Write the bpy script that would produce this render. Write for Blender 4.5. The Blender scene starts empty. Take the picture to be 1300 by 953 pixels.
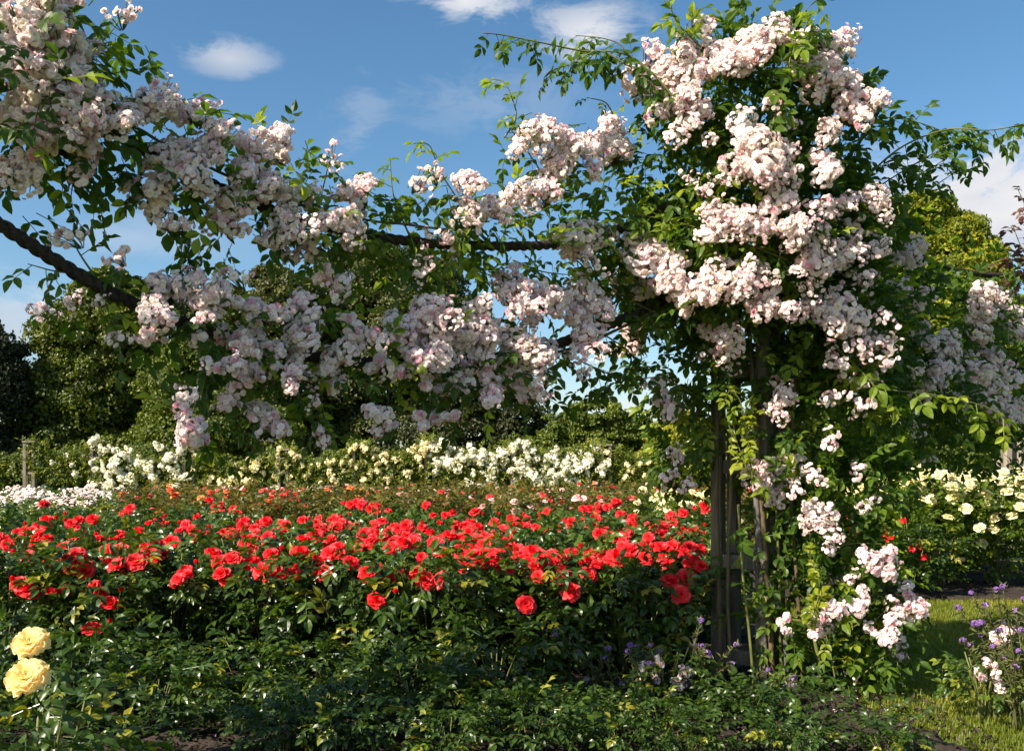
import bpy, math, random
import numpy as np
from mathutils import Vector

rng = np.random.default_rng(7)
random.seed(7)
COL = bpy.context.scene.collection
SC = bpy.context.scene

# ---------------------------------------------------------------- view
FPX, HOR, EYE = 1200.0, 602.0, 1.35
def W(px, py, d):
    return np.array([(px - 650.0) / FPX * d, d, EYE - (py - HOR) / FPX * d])

cam_d = bpy.data.cameras.new('camera'); cam = bpy.data.objects.new('camera', cam_d)
COL.objects.link(cam); SC.camera = cam
cam.location = (0, 0, EYE); cam.rotation_euler = (math.radians(90), 0, 0)
cam_d.sensor_width = 36; cam_d.lens = 36 * FPX / 1300
cam_d.shift_y = (HOR - 476.5) / 1300
cam_d.clip_start = 0.05; cam_d.clip_end = 1500

# ---------------------------------------------------------------- light
SUN_AZ, SUN_EL = math.atan2(-0.82, -0.57), math.radians(37)
sd = Vector((math.sin(SUN_AZ) * math.cos(SUN_EL), math.cos(SUN_AZ) * math.cos(SUN_EL), math.sin(SUN_EL)))
sun_l = bpy.data.lights.new('sun', 'SUN'); sun_l.energy = 5.0; sun_l.angle = math.radians(0.53)
sun_l.color = (1.0, 0.89, 0.75)
sun = bpy.data.objects.new('sun', sun_l); COL.objects.link(sun)
sun.rotation_euler = (-sd).to_track_quat('-Z', 'Y').to_euler(); sun.location = (0, 0, 30)

SC.view_settings.view_transform = 'Standard'; SC.view_settings.look = 'None'
SC.view_settings.exposure = 0.97; SC.view_settings.gamma = 1.0
SC.view_settings.use_curve_mapping = False
SC.render.engine = 'CYCLES'
SC.cycles.max_bounces = 7; SC.cycles.diffuse_bounces = 3; SC.cycles.glossy_bounces = 2
SC.cycles.transmission_bounces = 4; SC.cycles.transparent_max_bounces = 4
SC.cycles.caustics_reflective = False; SC.cycles.caustics_refractive = False

# ---------------------------------------------------------------- world: sky and clouds
wd = bpy.data.worlds.new('World'); SC.world = wd; wd.use_nodes = True
nt = wd.node_tree; N = nt.nodes; L = nt.links; N.clear()
out = N.new('ShaderNodeOutputWorld'); bg = N.new('ShaderNodeBackground'); bg.inputs[1].default_value = 0.082
L.new(bg.outputs[0], out.inputs[0])
sky = N.new('ShaderNodeTexSky'); sky.sky_type = 'NISHITA'; sky.sun_disc = False
sky.sun_elevation = SUN_EL; sky.sun_rotation = SUN_AZ % (2 * math.pi)
sky.altitude = 0; sky.air_density = 1.0; sky.dust_density = 0.9; sky.ozone_density = 1.3
tc = N.new('ShaderNodeTexCoord')
def vmath(op, a, b=None):
    n = N.new('ShaderNodeVectorMath'); n.operation = op
    for i, v in enumerate((a, b)):
        if v is None: continue
        if isinstance(v, (tuple, list)): n.inputs[i].default_value = v
        else: L.new(v, n.inputs[i])
    return n.outputs['Value'] if op == 'LENGTH' else n.outputs[0]
def smath(op, a, b=None, clamp=False):
    n = N.new('ShaderNodeMath'); n.operation = op; n.use_clamp = clamp
    for i, v in enumerate((a, b)):
        if v is None: continue
        if isinstance(v, (int, float)): n.inputs[i].default_value = v
        else: L.new(v, n.inputs[i])
    return n.outputs[0]
nz = N.new('ShaderNodeTexNoise'); nz.inputs['Scale'].default_value = 11; nz.inputs['Detail'].default_value = 8
nz.inputs['Roughness'].default_value = 0.66; nz.inputs['Distortion'].default_value = .4
mpn = N.new('ShaderNodeMapping'); mpn.inputs['Scale'].default_value = (1, 1, 2.2)
L.new(tc.outputs['Generated'], mpn.inputs[0]); L.new(mpn.outputs[0], nz.inputs[0])
total = None
# px, py, half width, half height, density
for (cx, cy, hw, hh, den) in [(290, 75, 75, 30, .62), (590, 2, 105, 34, .85), (748, 45, 105, 60, .85), (1270, 262, 270, 100, 1.3),
                              (455, 165, 60, 95, .22), (-10, 400, 160, 75, .6), (800, 520, 280, 70, .5), (170, 300, 190, 45, .28),
                              (1150, 235, 140, 60, .9), (620, 130, 200, 60, .16), (60, 470, 200, 70, .5)]:
    c = W(cx, cy, 1) - np.array([0, 0, EYE]); n_ = np.linalg.norm(c); c = c / n_
    s = (hw / FPX / n_, hw / FPX / n_, hh / FPX / n_)
    v = vmath('MULTIPLY', vmath('SUBTRACT', tc.outputs['Generated'], tuple(c)), tuple(1 / q for q in s))
    m = smath('SUBTRACT', 1.0, vmath('LENGTH', v), True)
    m = smath('POWER', m, 0.75)
    nn = smath('MULTIPLY', smath('SUBTRACT', nz.outputs[0], 0.5), 4.6)
    m2 = smath('MULTIPLY', smath('ADD', smath('SUBTRACT', m, 0.30), nn), 1.5, True)
    m2 = smath('MULTIPLY', smath('MULTIPLY', m2, m, True), den, True)
    total = m2 if total is None else smath('ADD', total, m2, True)
mix = N.new('ShaderNodeMix'); mix.data_type = 'RGBA'
L.new(total, mix.inputs[0])
nb = N.new('ShaderNodeTexNoise'); nb.inputs['Scale'].default_value = 5; nb.inputs['Detail'].default_value = 4
L.new(mpn.outputs[0], nb.inputs[0])
cm = N.new('ShaderNodeMix'); cm.data_type = 'RGBA'; L.new(smath('MULTIPLY', smath('SUBTRACT', nb.outputs[0], .32), 2.8, True), cm.inputs[0])
cm.inputs[6].default_value = (3.4, 3.7, 4.4, 1); cm.inputs[7].default_value = (6.0, 5.9, 5.9, 1)
hs = N.new('ShaderNodeHueSaturation'); hs.inputs['Hue'].default_value = 0.494; hs.inputs['Saturation'].default_value = 1.24; hs.inputs['Value'].default_value = 1.0
L.new(sky.outputs[0], hs.inputs['Color'])
L.new(hs.outputs[0], mix.inputs[6]); L.new(cm.outputs[2], mix.inputs[7]); L.new(mix.outputs[2], bg.inputs[0])

# ---------------------------------------------------------------- materials
def leafmat(name, stops, rough=0.45, trans=0.3, spec=0.4):
    m = bpy.data.materials.new(name); m.use_nodes = True
    t = m.node_tree; n = t.nodes; n.clear(); l = t.links
    o = n.new('ShaderNodeOutputMaterial')
    a = n.new('ShaderNodeAttribute'); a.attribute_name = 'tone'
    r = n.new('ShaderNodeValToRGB'); e = r.color_ramp.elements
    e[0].position = stops[0][0]; e[0].color = (*stops[0][1], 1)
    e[1].position = stops[-1][0]; e[1].color = (*stops[-1][1], 1)
    GREEN = 'leaf' in name or name == 'grass_blade'
    k_ = {'conifer_leaf': 1.4, 'oak_leaf': 1.3, 'rambler_leaf': 1.45, 'rose_leaf': 1.2, 'lime_leaf': 1.45, 'maple_leaf': 1.25, 'climber_leaf': 1.15}.get(name, 1.0)
    if GREEN and 'copper' not in name: stops = [(p_, (c_[0] * 1.4 * k_, c_[1] * 1.10 * k_, c_[2] * .60 * k_)) for p_, c_ in stops]; e[0].color = (*stops[0][1], 1); e[1].color = (*stops[-1][1], 1)
    for p_, c_ in stops[1:-1]:
        q = e.new(p_); q.color = (*c_, 1)
    l.new(a.outputs['Fac'], r.inputs[0])
    p = n.new('ShaderNodeBsdfPrincipled'); p.inputs['Roughness'].default_value = rough
    p.inputs['Specular IOR Level'].default_value = spec
    l.new(r.outputs[0], p.inputs['Base Color'])
    if trans > 0:
        tr = n.new('ShaderNodeBsdfTranslucent'); mx = n.new('ShaderNodeMixShader'); mx.inputs[0].default_value = trans
        g = n.new('ShaderNodeHueSaturation'); g.inputs['Value'].default_value = 1.9; g.inputs['Saturation'].default_value = 1.05
        l.new(r.outputs[0], g.inputs['Color']); l.new(g.outputs[0], tr.inputs[0])
        l.new(p.outputs[0], mx.inputs[1]); l.new(tr.outputs[0], mx.inputs[2]); l.new(mx.outputs[0], o.inputs[0])
    else:
        l.new(p.outputs[0], o.inputs[0])
    return m
def solid(name, c1, c2, scale=8, rough=0.8, bump=0.3, stretch=(1, 1, 1), detail=6, spec=0.3, bscale=None):
    m = bpy.data.materials.new(name); m.use_nodes = True
    t = m.node_tree; n = t.nodes; l = t.links; p = n['Principled BSDF']
    p.inputs['Roughness'].default_value = rough; p.inputs['Specular IOR Level'].default_value = spec
    c = n.new('ShaderNodeTexCoord'); mp = n.new('ShaderNodeMapping'); mp.inputs['Scale'].default_value = stretch
    z = n.new('ShaderNodeTexNoise'); z.inputs['Scale'].default_value = scale; z.inputs['Detail'].default_value = detail
    z.inputs['Roughness'].default_value = .65
    l.new(c.outputs['Object'], mp.inputs[0]); l.new(mp.outputs[0], z.inputs[0])
    r = n.new('ShaderNodeValToRGB'); e = r.color_ramp.elements
    e[0].position = .3; e[0].color = (*c1, 1); e[1].position = .7; e[1].color = (*c2, 1)
    l.new(z.outputs[0], r.inputs[0]); l.new(r.outputs[0], p.inputs['Base Color'])
    z2 = n.new('ShaderNodeTexNoise'); z2.inputs['Scale'].default_value = bscale or scale * 3; z2.inputs['Detail'].default_value = 8
    l.new(mp.outputs[0], z2.inputs[0])
    b = n.new('ShaderNodeBump'); b.inputs['Strength'].default_value = bump; b.inputs['Distance'].default_value = .02
    l.new(z2.outputs[0], b.inputs['Height']); l.new(b.outputs[0], p.inputs['Normal'])
    return m

M = {}
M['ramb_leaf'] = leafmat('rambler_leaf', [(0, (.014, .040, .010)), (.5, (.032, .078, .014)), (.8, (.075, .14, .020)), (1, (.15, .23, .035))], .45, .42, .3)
M['young_leaf'] = leafmat('young_leaf', [(0, (.09, .17, .018)), (1, (.26, .34, .03))], .45, .4)
M['copper_leaf'] = leafmat('copper_leaf', [(0, (.05, .03, .015)), (.6, (.12, .04, .025)), (1, (.08, .12, .02))], .45, .35)
M['rose_leaf'] = leafmat('rose_leaf', [(0, (.012, .034, .010)), (.55, (.028, .068, .014)), (.85, (.060, .12, .020)), (1, (.16, .19, .03))], .33, .25, .5)
M['olive_leaf'] = leafmat('olive_leaf', [(0, (.035, .055, .014)), (.6, (.075, .10, .022)), (.9, (.12, .12, .03)), (1, (.15, .08, .04))], .45, .3)
M['cream_leaf'] = leafmat('cream_bush_leaf', [(0, (.025, .060, .010)), (.6, (.05, .11, .014)), (1, (.14, .22, .02))], .36, .3)
M['climb_leaf'] = leafmat('climber_leaf', [(0, (.030, .060, .012)), (.6, (.070, .12, .018)), (1, (.17, .22, .04))], .45, .3)
M['holly'] = leafmat('conifer_leaf', [(0, (.022, .042, .008)), (.6, (.048, .080, .012)), (1, (.10, .13, .018))], .45, .2)
M['oak'] = leafmat('oak_leaf', [(0, (.018, .032, .009)), (.6, (.036, .058, .014)), (1, (.075, .095, .022))], .5, .2)
M['yew'] = leafmat('yew_leaf', [(0, (.006, .014, .007)), (1, (.020, .034, .012))], .6, .1)
M['cedar'] = leafmat('cedar_leaf', [(0, (.012, .022, .008)), (1, (.040, .060, .018))], .55, .15)
M['spread'] = leafmat('maple_leaf', [(0, (.030, .058, .010)), (.6, (.055, .095, .014)), (1, (.10, .15, .022))], .5, .25)
M['lime'] = leafmat('lime_leaf', [(0, (.050, .085, .010)), (.6, (.11, .155, .016)), (1, (.20, .24, .028))], .5, .35)
M['bark'] = solid('bark', (.04, .03, .02), (.12, .095, .07), 4, .9, .6, (1, 1, .3))
M['cane'] = solid('cane', (.06, .045, .025), (.14, .10, .05), 20, .6, .3, (1, 1, .3))
M['cane_green'] = solid('green_cane', (.09, .11, .025), (.17, .17, .05), 14, .5, .2, (1, 1, .3))
M['cane_grey'] = solid('old_cane', (.07, .065, .06), (.17, .16, .145), 16, .7, .5, (1, 1, .25))
M['rope'] = solid('rope', (.020, .015, .011), (.075, .055, .038), 60, .9, .8, (1, 1, 1), bscale=220)
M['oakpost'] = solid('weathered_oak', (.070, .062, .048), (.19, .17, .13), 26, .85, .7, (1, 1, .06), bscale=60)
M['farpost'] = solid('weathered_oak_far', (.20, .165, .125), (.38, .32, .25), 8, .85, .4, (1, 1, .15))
M['soil'] = solid('soil', (.018, .013, .009), (.060, .043, .030), 7, .95, 1.0, bscale=30)
M['lawn'] = solid('lawn_base', (.060, .090, .014), (.115, .140, .024), 3, .9, .5, bscale=90)
M['clod'] = leafmat('clod', [(0, (.02, .014, .010)), (.8, (.075, .055, .04)), (1, (.16, .12, .09))], .9, 0, .2)
M['grass'] = leafmat('grass_blade', [(0, (.060, .110, .012)), (.7, (.13, .19, .024)), (1, (.27, .25, .07))], .5, .3)
M['blush'] = leafmat('blush_petal', [(0, (.78, .70, .58)), (.15, (.84, .78, .75)), (.55, (.82, .70, .69)), (.85, (.76, .53, .56)), (1, (.68, .33, .39))], .6, .36, .2)
M['red'] = leafmat('red_petal', [(0, (.56, .012, .020)), (.5, (.80, .034, .042)), (.85, (.87, .10, .10)), (1, (.88, .26, .27))], .5, .28, .3)
M['orange'] = leafmat('orange_petal', [(0, (.80, .16, .05)), (1, (.90, .34, .10))], .5, .28, .3)
M['pink'] = leafmat('pink_petal', [(0, (.85, .42, .38)), (1, (.88, .62, .58))], .5, .28, .3)
M['pale'] = leafmat('pale_petal', [(0, (.86, .76, .68)), (.8, (.88, .72, .66)), (1, (.85, .55, .5))], .55, .25, .3)
M['cream'] = leafmat('cream_petal', [(0, (.88, .80, .56)), (.7, (.88, .80, .50)), (1, (.88, .72, .30))], .55, .25, .3)
M['yellow'] = leafmat('yellow_petal', [(0, (.82, .74, .46)), (1, (.80, .62, .26))], .65, .45, .15)
M['white'] = leafmat('white_petal', [(0, (.88, .86, .78)), (1, (.88, .84, .66))], .55, .25, .3)
M['purple'] = leafmat('purple_petal', [(0, (.17, .08, .30)), (.6, (.30, .15, .42)), (1, (.52, .38, .58))], .6, .3, .2)
M['wall_leaf'] = leafmat('wallflower_leaf', [(0, (.035, .055, .03)), (1, (.11, .14, .075))], .6, .2)

# ---------------------------------------------------------------- mesh helpers
class Geo:
    def __init__(s): s.V = []; s.F = []; s.T = []; s.MI = []; s.n = 0
    def add(s, V, F, tone=0.5, mi=0):
        V = np.asarray(V, float).reshape(-1, 3); F = np.asarray(F, int).reshape(-1, 3)
        s.V.append(V); s.F.append(F + s.n); s.n += len(V)
        s.T.append(np.full(len(V), tone) if np.isscalar(tone) else np.asarray(tone, float))
        s.MI.append(np.full(len(F), mi, int)); return s
    def arr(s): return np.concatenate(s.V), np.concatenate(s.F), np.concatenate(s.T), np.concatenate(s.MI)
def mesh(name, geo, mats, smooth=False, origin=None):
    V, F, T, MI = geo.arr() if isinstance(geo, Geo) else geo
    if origin is not None: V = V - np.asarray(origin)
    me = bpy.data.meshes.new(name)
    me.vertices.add(len(V)); me.vertices.foreach_set('co', V.astype(np.float32).ravel())
    me.loops.add(len(F) * 3); me.loops.foreach_set('vertex_index', F.astype(np.int32).ravel())
    me.polygons.add(len(F)); me.polygons.foreach_set('loop_start', np.arange(0, len(F) * 3, 3, dtype=np.int32))
    me.polygons.foreach_set('material_index', MI.astype(np.int32))
    me.polygons.foreach_set('use_smooth', np.full(len(F), bool(smooth)))
    a = me.attributes.new('tone', 'FLOAT', 'POINT'); a.data.foreach_set('value', T.astype(np.float32))
    for m_ in (mats if isinstance(mats, (list, tuple)) else [mats]): me.materials.append(m_)
    me.update(); return me
def link(name, me, parent=None, loc=(0, 0, 0), rot=(0, 0, 0), sc=1.0):
    o = bpy.data.objects.new(name, me); COL.objects.link(o); o.location = loc; o.rotation_euler = rot
    o.scale = (sc, sc, sc) if np.isscalar(sc) else sc
    if parent is not None: o.parent = parent
    return o
def tag(o, label=None, cat=None, group=None, kind=None):
    if label: o['label'] = label
    if cat: o['category'] = cat
    if group: o['group'] = group
    if kind: o['kind'] = kind
    return o
def thing(name, loc, label, cat, group=None, rz=0.0):
    o = bpy.data.objects.new(name, None); COL.objects.link(o); o.location = tuple(loc); o.rotation_euler = (0, 0, rz)
    o.empty_display_size = .2
    return tag(o, label, cat, group)
def unit(v): return v / (np.linalg.norm(v, axis=-1, keepdims=True) + 1e-9)
def frames(d, up):
    y = unit(d); x = unit(np.cross(y, up)); z = np.cross(x, y)
    return np.stack([x, y, z], axis=-1)
def bake(tv, tf, tt, Mx, P, S, tone, mi=0):
    """copies of one small template merged into one array"""
    n, k = len(P), len(tv)
    S = np.asarray(S, float).reshape(-1, 1, 1) if np.ndim(S) else S
    V = np.einsum('nij,kj->nki', Mx, tv) * S + P[:, None, :]
    F = tf[None] + (np.arange(n) * k)[:, None, None]
    T = np.clip(np.repeat(tone, k) + np.tile(tt, n), 0, 1)
    return V.reshape(-1, 3), F.reshape(-1, 3), T
def rdir(n, r=None):
    return unit((r or rng).normal(size=(n, 3)))
def tube(pts, rad, sides=6, closed_end=True):
    pts = np.asarray(pts, float); n = len(pts); rad = np.broadcast_to(np.asarray(rad, float), (n,))
    t = np.gradient(pts, axis=0); t = unit(t)
    ref = np.array([0.13, 0.31, 0.94]);
    x = unit(np.cross(t, ref)); y = np.cross(t, x)
    a = np.linspace(0, 2 * np.pi, sides, endpoint=False)
    V = pts[:, None] + rad[:, None, None] * (np.cos(a)[None, :, None] * x[:, None] + np.sin(a)[None, :, None] * y[:, None])
    V = V.reshape(-1, 3); F = []
    for i in range(n - 1):
        for j in range(sides):
            p, q = i * sides + j, i * sides + (j + 1) % sides
            F += [(p, q, q + sides), (p, q + sides, p + sides)]
    if closed_end:
        V = np.vstack([V, pts[-1:], pts[:1]]); c = n * sides
        for j in range(sides):
            F.append(((n - 1) * sides + j, (n - 1) * sides + (j + 1) % sides, c)); F.append(((j + 1) % sides, j, c + 1))
    return V, np.array(F)
def smooth_path(pts, n=40):
    """Catmull-Rom through the points"""
    P = np.asarray(pts, float); P = np.vstack([2 * P[0] - P[1], P, 2 * P[-1] - P[-2]]); o = []
    segs = len(P) - 3; per = max(2, n // segs)
    for i in range(segs):
        p0, p1, p2, p3 = P[i:i + 4]
        for t in np.linspace(0, 1, per, endpoint=False):
            o.append(.5 * ((2 * p1) + (-p0 + p2) * t + (2 * p0 - 5 * p1 + 4 * p2 - p3) * t * t + (-p0 + 3 * p1 - 3 * p2 + p3) * t ** 3))
    o.append(P[-2]); return np.array(o)
def box(g, c, half, rz=0.0, mi=0, bev=0.004, tilt=None):
    """bevelled box"""
    c = np.asarray(c, float); hx, hy, hz = half; b = bev
    V = []
    for z, i_ in ((-hz, b), (-hz + b, 0), (hz - b, 0), (hz, b)):
        for (sx, sy, ax) in ((1, 1, 0), (1, 1, 1), (-1, 1, 1), (-1, 1, 0), (-1, -1, 0), (-1, -1, 1), (1, -1, 1), (1, -1, 0)):
            x = sx * (hx - i_ - (b if ax else 0)); y = sy * (hy - i_ - (0 if ax else b)); V.append((x, y, z))
    V = np.array(V); F = []
    for k in range(3):
        for j in range(8):
            p, q = k * 8 + j, k * 8 + (j + 1) % 8; F += [(p, q, q + 8), (p, q + 8, p + 8)]
    for j in range(1, 7): F += [(0, j + 1, j), (24, 24 + j, 25 + j)]
    R = np.array([[math.cos(rz), -math.sin(rz), 0], [math.sin(rz), math.cos(rz), 0], [0, 0, 1]])
    g.add(V @ R.T + c, np.array(F), .5, mi)

# ---------------------------------------------------------------- leaves
def leaflet(w=.27, fold=.10, droop=.18):
    V = [(0, 0, 0), (-w * .8, .25, fold), (-w, .55, fold), (0, 1, -droop), (w, .55, fold), (w * .8, .25, fold), (0, .28, .0), (0, .62, -droop * .35)]
    V += [(-w * .55, .82, fold * .35 - droop * .6), (w * .55, .82, fold * .35 - droop * .6)]
    F = [(0, 6, 1), (0, 5, 6), (1, 6, 2), (6, 7, 2), (6, 5, 4), (6, 4, 7), (2, 7, 8), (7, 3, 8), (7, 4, 9), (7, 9, 3)]
    return np.array(V, float), np.array(F)
LV, LF = leaflet()
def compound(n_pairs=2, seed=0, spread=.62, ls=.42):
    """pinnate rose leaf, length about 1 along +Y"""
    r = np.random.default_rng(seed); P, D, S, U = [], [], [], []
    for i in range(n_pairs):
        y = .28 + .40 * i / max(1, n_pairs - 1) if n_pairs > 1 else .4
        for s in (-1, 1):
            P.append((0, y, -.05 * y)); a = math.radians(55 + r.uniform(-12, 12))
            D.append((s * math.sin(a), math.cos(a), r.uniform(-.35, .1))); S.append(ls * r.uniform(.8, 1.0)); U.append((r.uniform(-.3, .3), 0, 1))
    P.append((0, .78, -.06)); D.append((r.uniform(-.15, .15), 1, -.2)); S.append(ls * 1.12); U.append((0, .1, 1))
    P, D, S, U = map(np.array, (P, D, S, U))
    V, F, T = bake(LV, LF, np.zeros(len(LV)), frames(D.astype(float), U.astype(float)), P.astype(float), S, r.uniform(-.06, .06, len(P)))
    T = np.repeat(r.uniform(-.07, .07, len(P)), len(LV))
    tv, tf = tube([(0, 0, 0), (0, .4, -.02), (0, .8, -.06)], [.014, .011, .008], 3, False)
    g = Geo(); g.add(V, F, T); g.add(tv, tf, .05)
    V, F, T, _ = g.arr(); return V, F, T
COMP5 = [compound(2, s) for s in range(4)]
COMP7 = [compound(3, 10 + s, ls=.36) for s in range(4)]
DIA = (np.array([(0, 0, 0), (-.32, .5, .12), (0, 1, -.05), (.32, .5, .12)], float), np.array([(0, 3, 1), (1, 3, 2)]))
DIA = (np.array([(0, 0, 0), (-.36, .5, .10), (0, .95, -.08), (.36, .5, .10), (0, .5, -.02)], float), np.array([(0, 4, 1), (0, 3, 4), (1, 4, 2), (4, 3, 2)]))
def leaves(g, P, D, U, S, tone, kit, mi=0):
    """compound leaves at points P"""
    n = len(P); w = rng.integers(0, len(kit), n)
    for k, (v, f, t) in enumerate(kit):
        s = w == k
        if s.any():
            V, F, T = bake(v, f, t, frames(D[s], U[s]), P[s], S[s], tone[s]); g.add(V, F, T, mi)

# ---------------------------------------------------------------- petals and blooms
def petal(L_, W_, a0, a1, cup, nu=3, nv=4, ruf=.05, r=None, r0=0.02):
    r = r or rng
    vv = np.linspace(0, 1, nv); V = []
    rr, zz = r0, 0.0; prev = 0
    ph = r.uniform(0, 6)
    for v in vv:
        a = math.radians(a0 + (a1 - a0) * v ** 1.3); st = (v - prev) * L_; prev = v
        rr += math.sin(a) * st; zz += math.cos(a) * st
        w = W_ * (0.22 + .95 * math.sin(math.pi * (.06 + .60 * v)) ** .9)
        if v == 1: w *= .78
        for u in np.linspace(-1, 1, nu):
            k = cup * u * u * w; rf = ruf * (2.2 if nu > 5 else 1) * v * v * math.sin((5.5 if nu > 5 else 3) * u + ph) + r.uniform(-1, 1) * ruf * (.25 if nu > 5 else .5) * v
            V.append((u * w, rr - k * math.cos(a) + rf * math.cos(a), zz + k * math.sin(a) + rf * math.sin(a) - (.06 * u * u if v == 1 else 0)))
    F = []
    for i in range(nv - 1):
        for j in range(nu - 1):
            p = i * nu + j; F += [(p, p + 1, p + nu + 1), (p, p + nu + 1, p + nu)]
    return np.array(V), np.array(F)
def bloom(seed, rings, nu=4, nv=4, stalk=None, tone_j=.2):
    """rings: (count, length, width, a0, a1, cup, z)"""
    r = np.random.default_rng(seed); g = Geo()
    for (n, L_, W_, a0, a1, cup, z) in rings:
        off = r.uniform(0, 6)
        for i in range(n):
            V, F = petal(L_ * r.uniform(.88, 1.08), W_ * r.uniform(.88, 1.1), a0 + r.uniform(-7, 7), a1 + r.uniform(-14, 14), cup * r.uniform(.6, 1.3), nu, nv, .05, r)
            an = off + 2 * math.pi * i / n + r.uniform(-.16, .16); c, s = math.cos(an), math.sin(an)
            R = np.array([[c, -s, 0], [s, c, 0], [0, 0, 1]])
            g.add(V @ R.T + (0, 0, z), F, np.clip(.4 + r.uniform(-tone_j, tone_j) + (.12 if a1 > 80 else 0), 0, 1), 0)
    if stalk:
        p = smooth_path([(0, 0, .05), (r.uniform(-.2, .2), r.uniform(-.2, .2), -stalk * .4), (r.uniform(-.9, .9), r.uniform(-.9, .9), -stalk)], 5)
        V, F = tube(p, [.10] + [.055] * (len(p) - 1), 5); g.add(V, F, .6, 1)
        for i in range(5):
            a = i * 1.257; V = np.array([(0, 0, -.02), (.3 * math.cos(a - .3), .3 * math.sin(a - .3), -.02), (.62 * math.cos(a), .62 * math.sin(a), -.12), (.3 * math.cos(a + .3), .3 * math.sin(a + .3), -.02)])
            g.add(V, [(0, 1, 2), (0, 2, 3)], .6, 1)
        v, f, t = COMP5[seed % 4]
        for hgt, an in ((-.45, r.uniform(0, 6)), (-.75, r.uniform(0, 6))):
            d = np.array([[math.cos(an), math.sin(an), .1]]); U = np.array([[0, 0, 1.]])
            V, F, T = bake(v, f, t, frames(d, U), np.array([[0, 0, stalk * hgt]]), np.array([2.2]), np.array([.5])); g.add(V, F, T, 1)
    return g
HT = [(6, 1.05, .50, 45, 108, .35, 0), (6, .95, .46, 30, 82, .45, .06), (5, .82, .40, 18, 55, .55, .10), (5, .66, .32, 8, 32, .6, .12), (4, .5, .22, 2, 12, .7, .14)]
OPEN = [(7, 1.05, .50, 55, 112, .25, 0), (7, .95, .44, 42, 92, .35, .05), (6, .78, .38, 28, 70, .4, .1), (6, .58, .30, 15, 50, .5, .12), (5, .4, .2, 5, 25, .5, .14)]
POM = [(6, 1.0, .50, 55, 102, .25, 0), (6, .88, .42, 40, 78, .3, .06), (5, .68, .34, 22, 55, .4, .10), (4, .45, .24, 8, 30, .4, .12)]
RUFF = [(7, 1.05, .50, 50, 125, .12, 0), (8, 1.0, .46, 45, 105, .2, .03), (8, .90, .42, 34, 88, .25, .06), (8, .78, .36, 24, 70, .3, .08), (7, .62, .30, 14, 52, .35, .1), (6, .45, .24, 6, 30, .4, .12)]
BUD = [(4, .8, .38, 2, 14, .9, 0), (3, .9, .30, 0, 6, .9, .02)]
POMA = []
for s in range(5):
    g = bloom(40 + s, POM, 3, 3, None, .12); V, F, T, _ = g.arr(); POMA.append((V, F, T - .4))

def cluster_mesh(name, seed, n, ratio, flat, mat, leafm, spread=1.0, stalks=True, kit=POMA, budshare=.08):
    """a rounded truss of small double blooms, radius 1, with pedicels; opens towards +Z"""
    r = np.random.default_rng(seed); g = Geo(); P = []; D = []
    # two or three unequal lobes so the outline is lumpy
    lobes = [(r.normal(size=3) * (.46 if n > 25 else .38) * np.array([1, 1, .6]), r.uniform(.26, .62)) for _ in range(6 if n > 60 else 4 if n > 25 else 3)]
    tries = 0
    while len(P) < n and tries < n * 60:
        tries += 1
        c, rad = lobes[r.integers(len(lobes))]; d = unit(r.normal(size=3));
        if d[2] < -.75: continue
        p = c + d * rad * (r.uniform(.78, 1.10) if r.random() > .12 else r.uniform(1.1, 1.4)) * np.array([1, 1, flat])
        if all(np.linalg.norm(p - q) > ratio * .92 for q in P):
            P.append(p); D.append(unit(d + np.array([0, 0, .25]) + r.normal(size=3) * .42))
    P = np.array(P) * spread; D = np.array(D); n = len(P); far_ = np.linalg.norm(P, axis=1) > np.quantile(np.linalg.norm(P, axis=1), .9)
    U = unit(r.normal(size=(n, 3)));
    x = unit(np.cross(U, D)); y = np.cross(D, x); Mx = np.stack([x, y, D], axis=-1)
    tone = np.clip(r.beta(1.6, 3.9, n) * 1.1 + r.uniform(-.06, .10), 0, 1)
    w = r.integers(0, len(kit), n); S = ratio * r.uniform(.68, 1.22, n) * np.where(far_, .72, 1)
    for k, (v, f, t) in enumerate(kit):
        s = w == k
        if s.any():
            V, F, T = bake(v, f, t, Mx[s], P[s], S[s], tone[s]); g.add(V, F, T, 0)
    if stalks:
        for i in range(n):
            if n > 25 and r.random() < .6: continue
            pp = [P[i], P[i] * .55 + np.array([0, 0, -.25]), np.array([0, 0, -.8]) + P[i] * .1]
            V, F = tube(pp, [ratio * .13] * 3, 3, False); g.add(V, F, .5, 1)
    return mesh(name, g, [mat, leafm], True)
M['pedicel'] = leafmat('pedicel', [(0, (.06, .09, .02)), (1, (.14, .13, .04))], .5, 0)
CL_BIG = [cluster_mesh('blossom_cluster_big', 100 + i, 185, .135, .85, M['blush'], M['pedicel']) for i in range(5)]
CL_MED = [cluster_mesh('blossom_cluster_medium', 120 + i, 95, .185, .85, M['blush'], M['pedicel']) for i in range(5)]
CL_SML = [cluster_mesh('blossom_cluster_small', 140 + i, 42, .265, .85, M['blush'], M['pedicel'], 1.0) for i in range(4)]
CL_SPR = [cluster_mesh('blossom_cluster_sparse', 160 + i, 15, .24, .9, M['blush'], M['pedicel'], 1.15) for i in range(4)]

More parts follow.
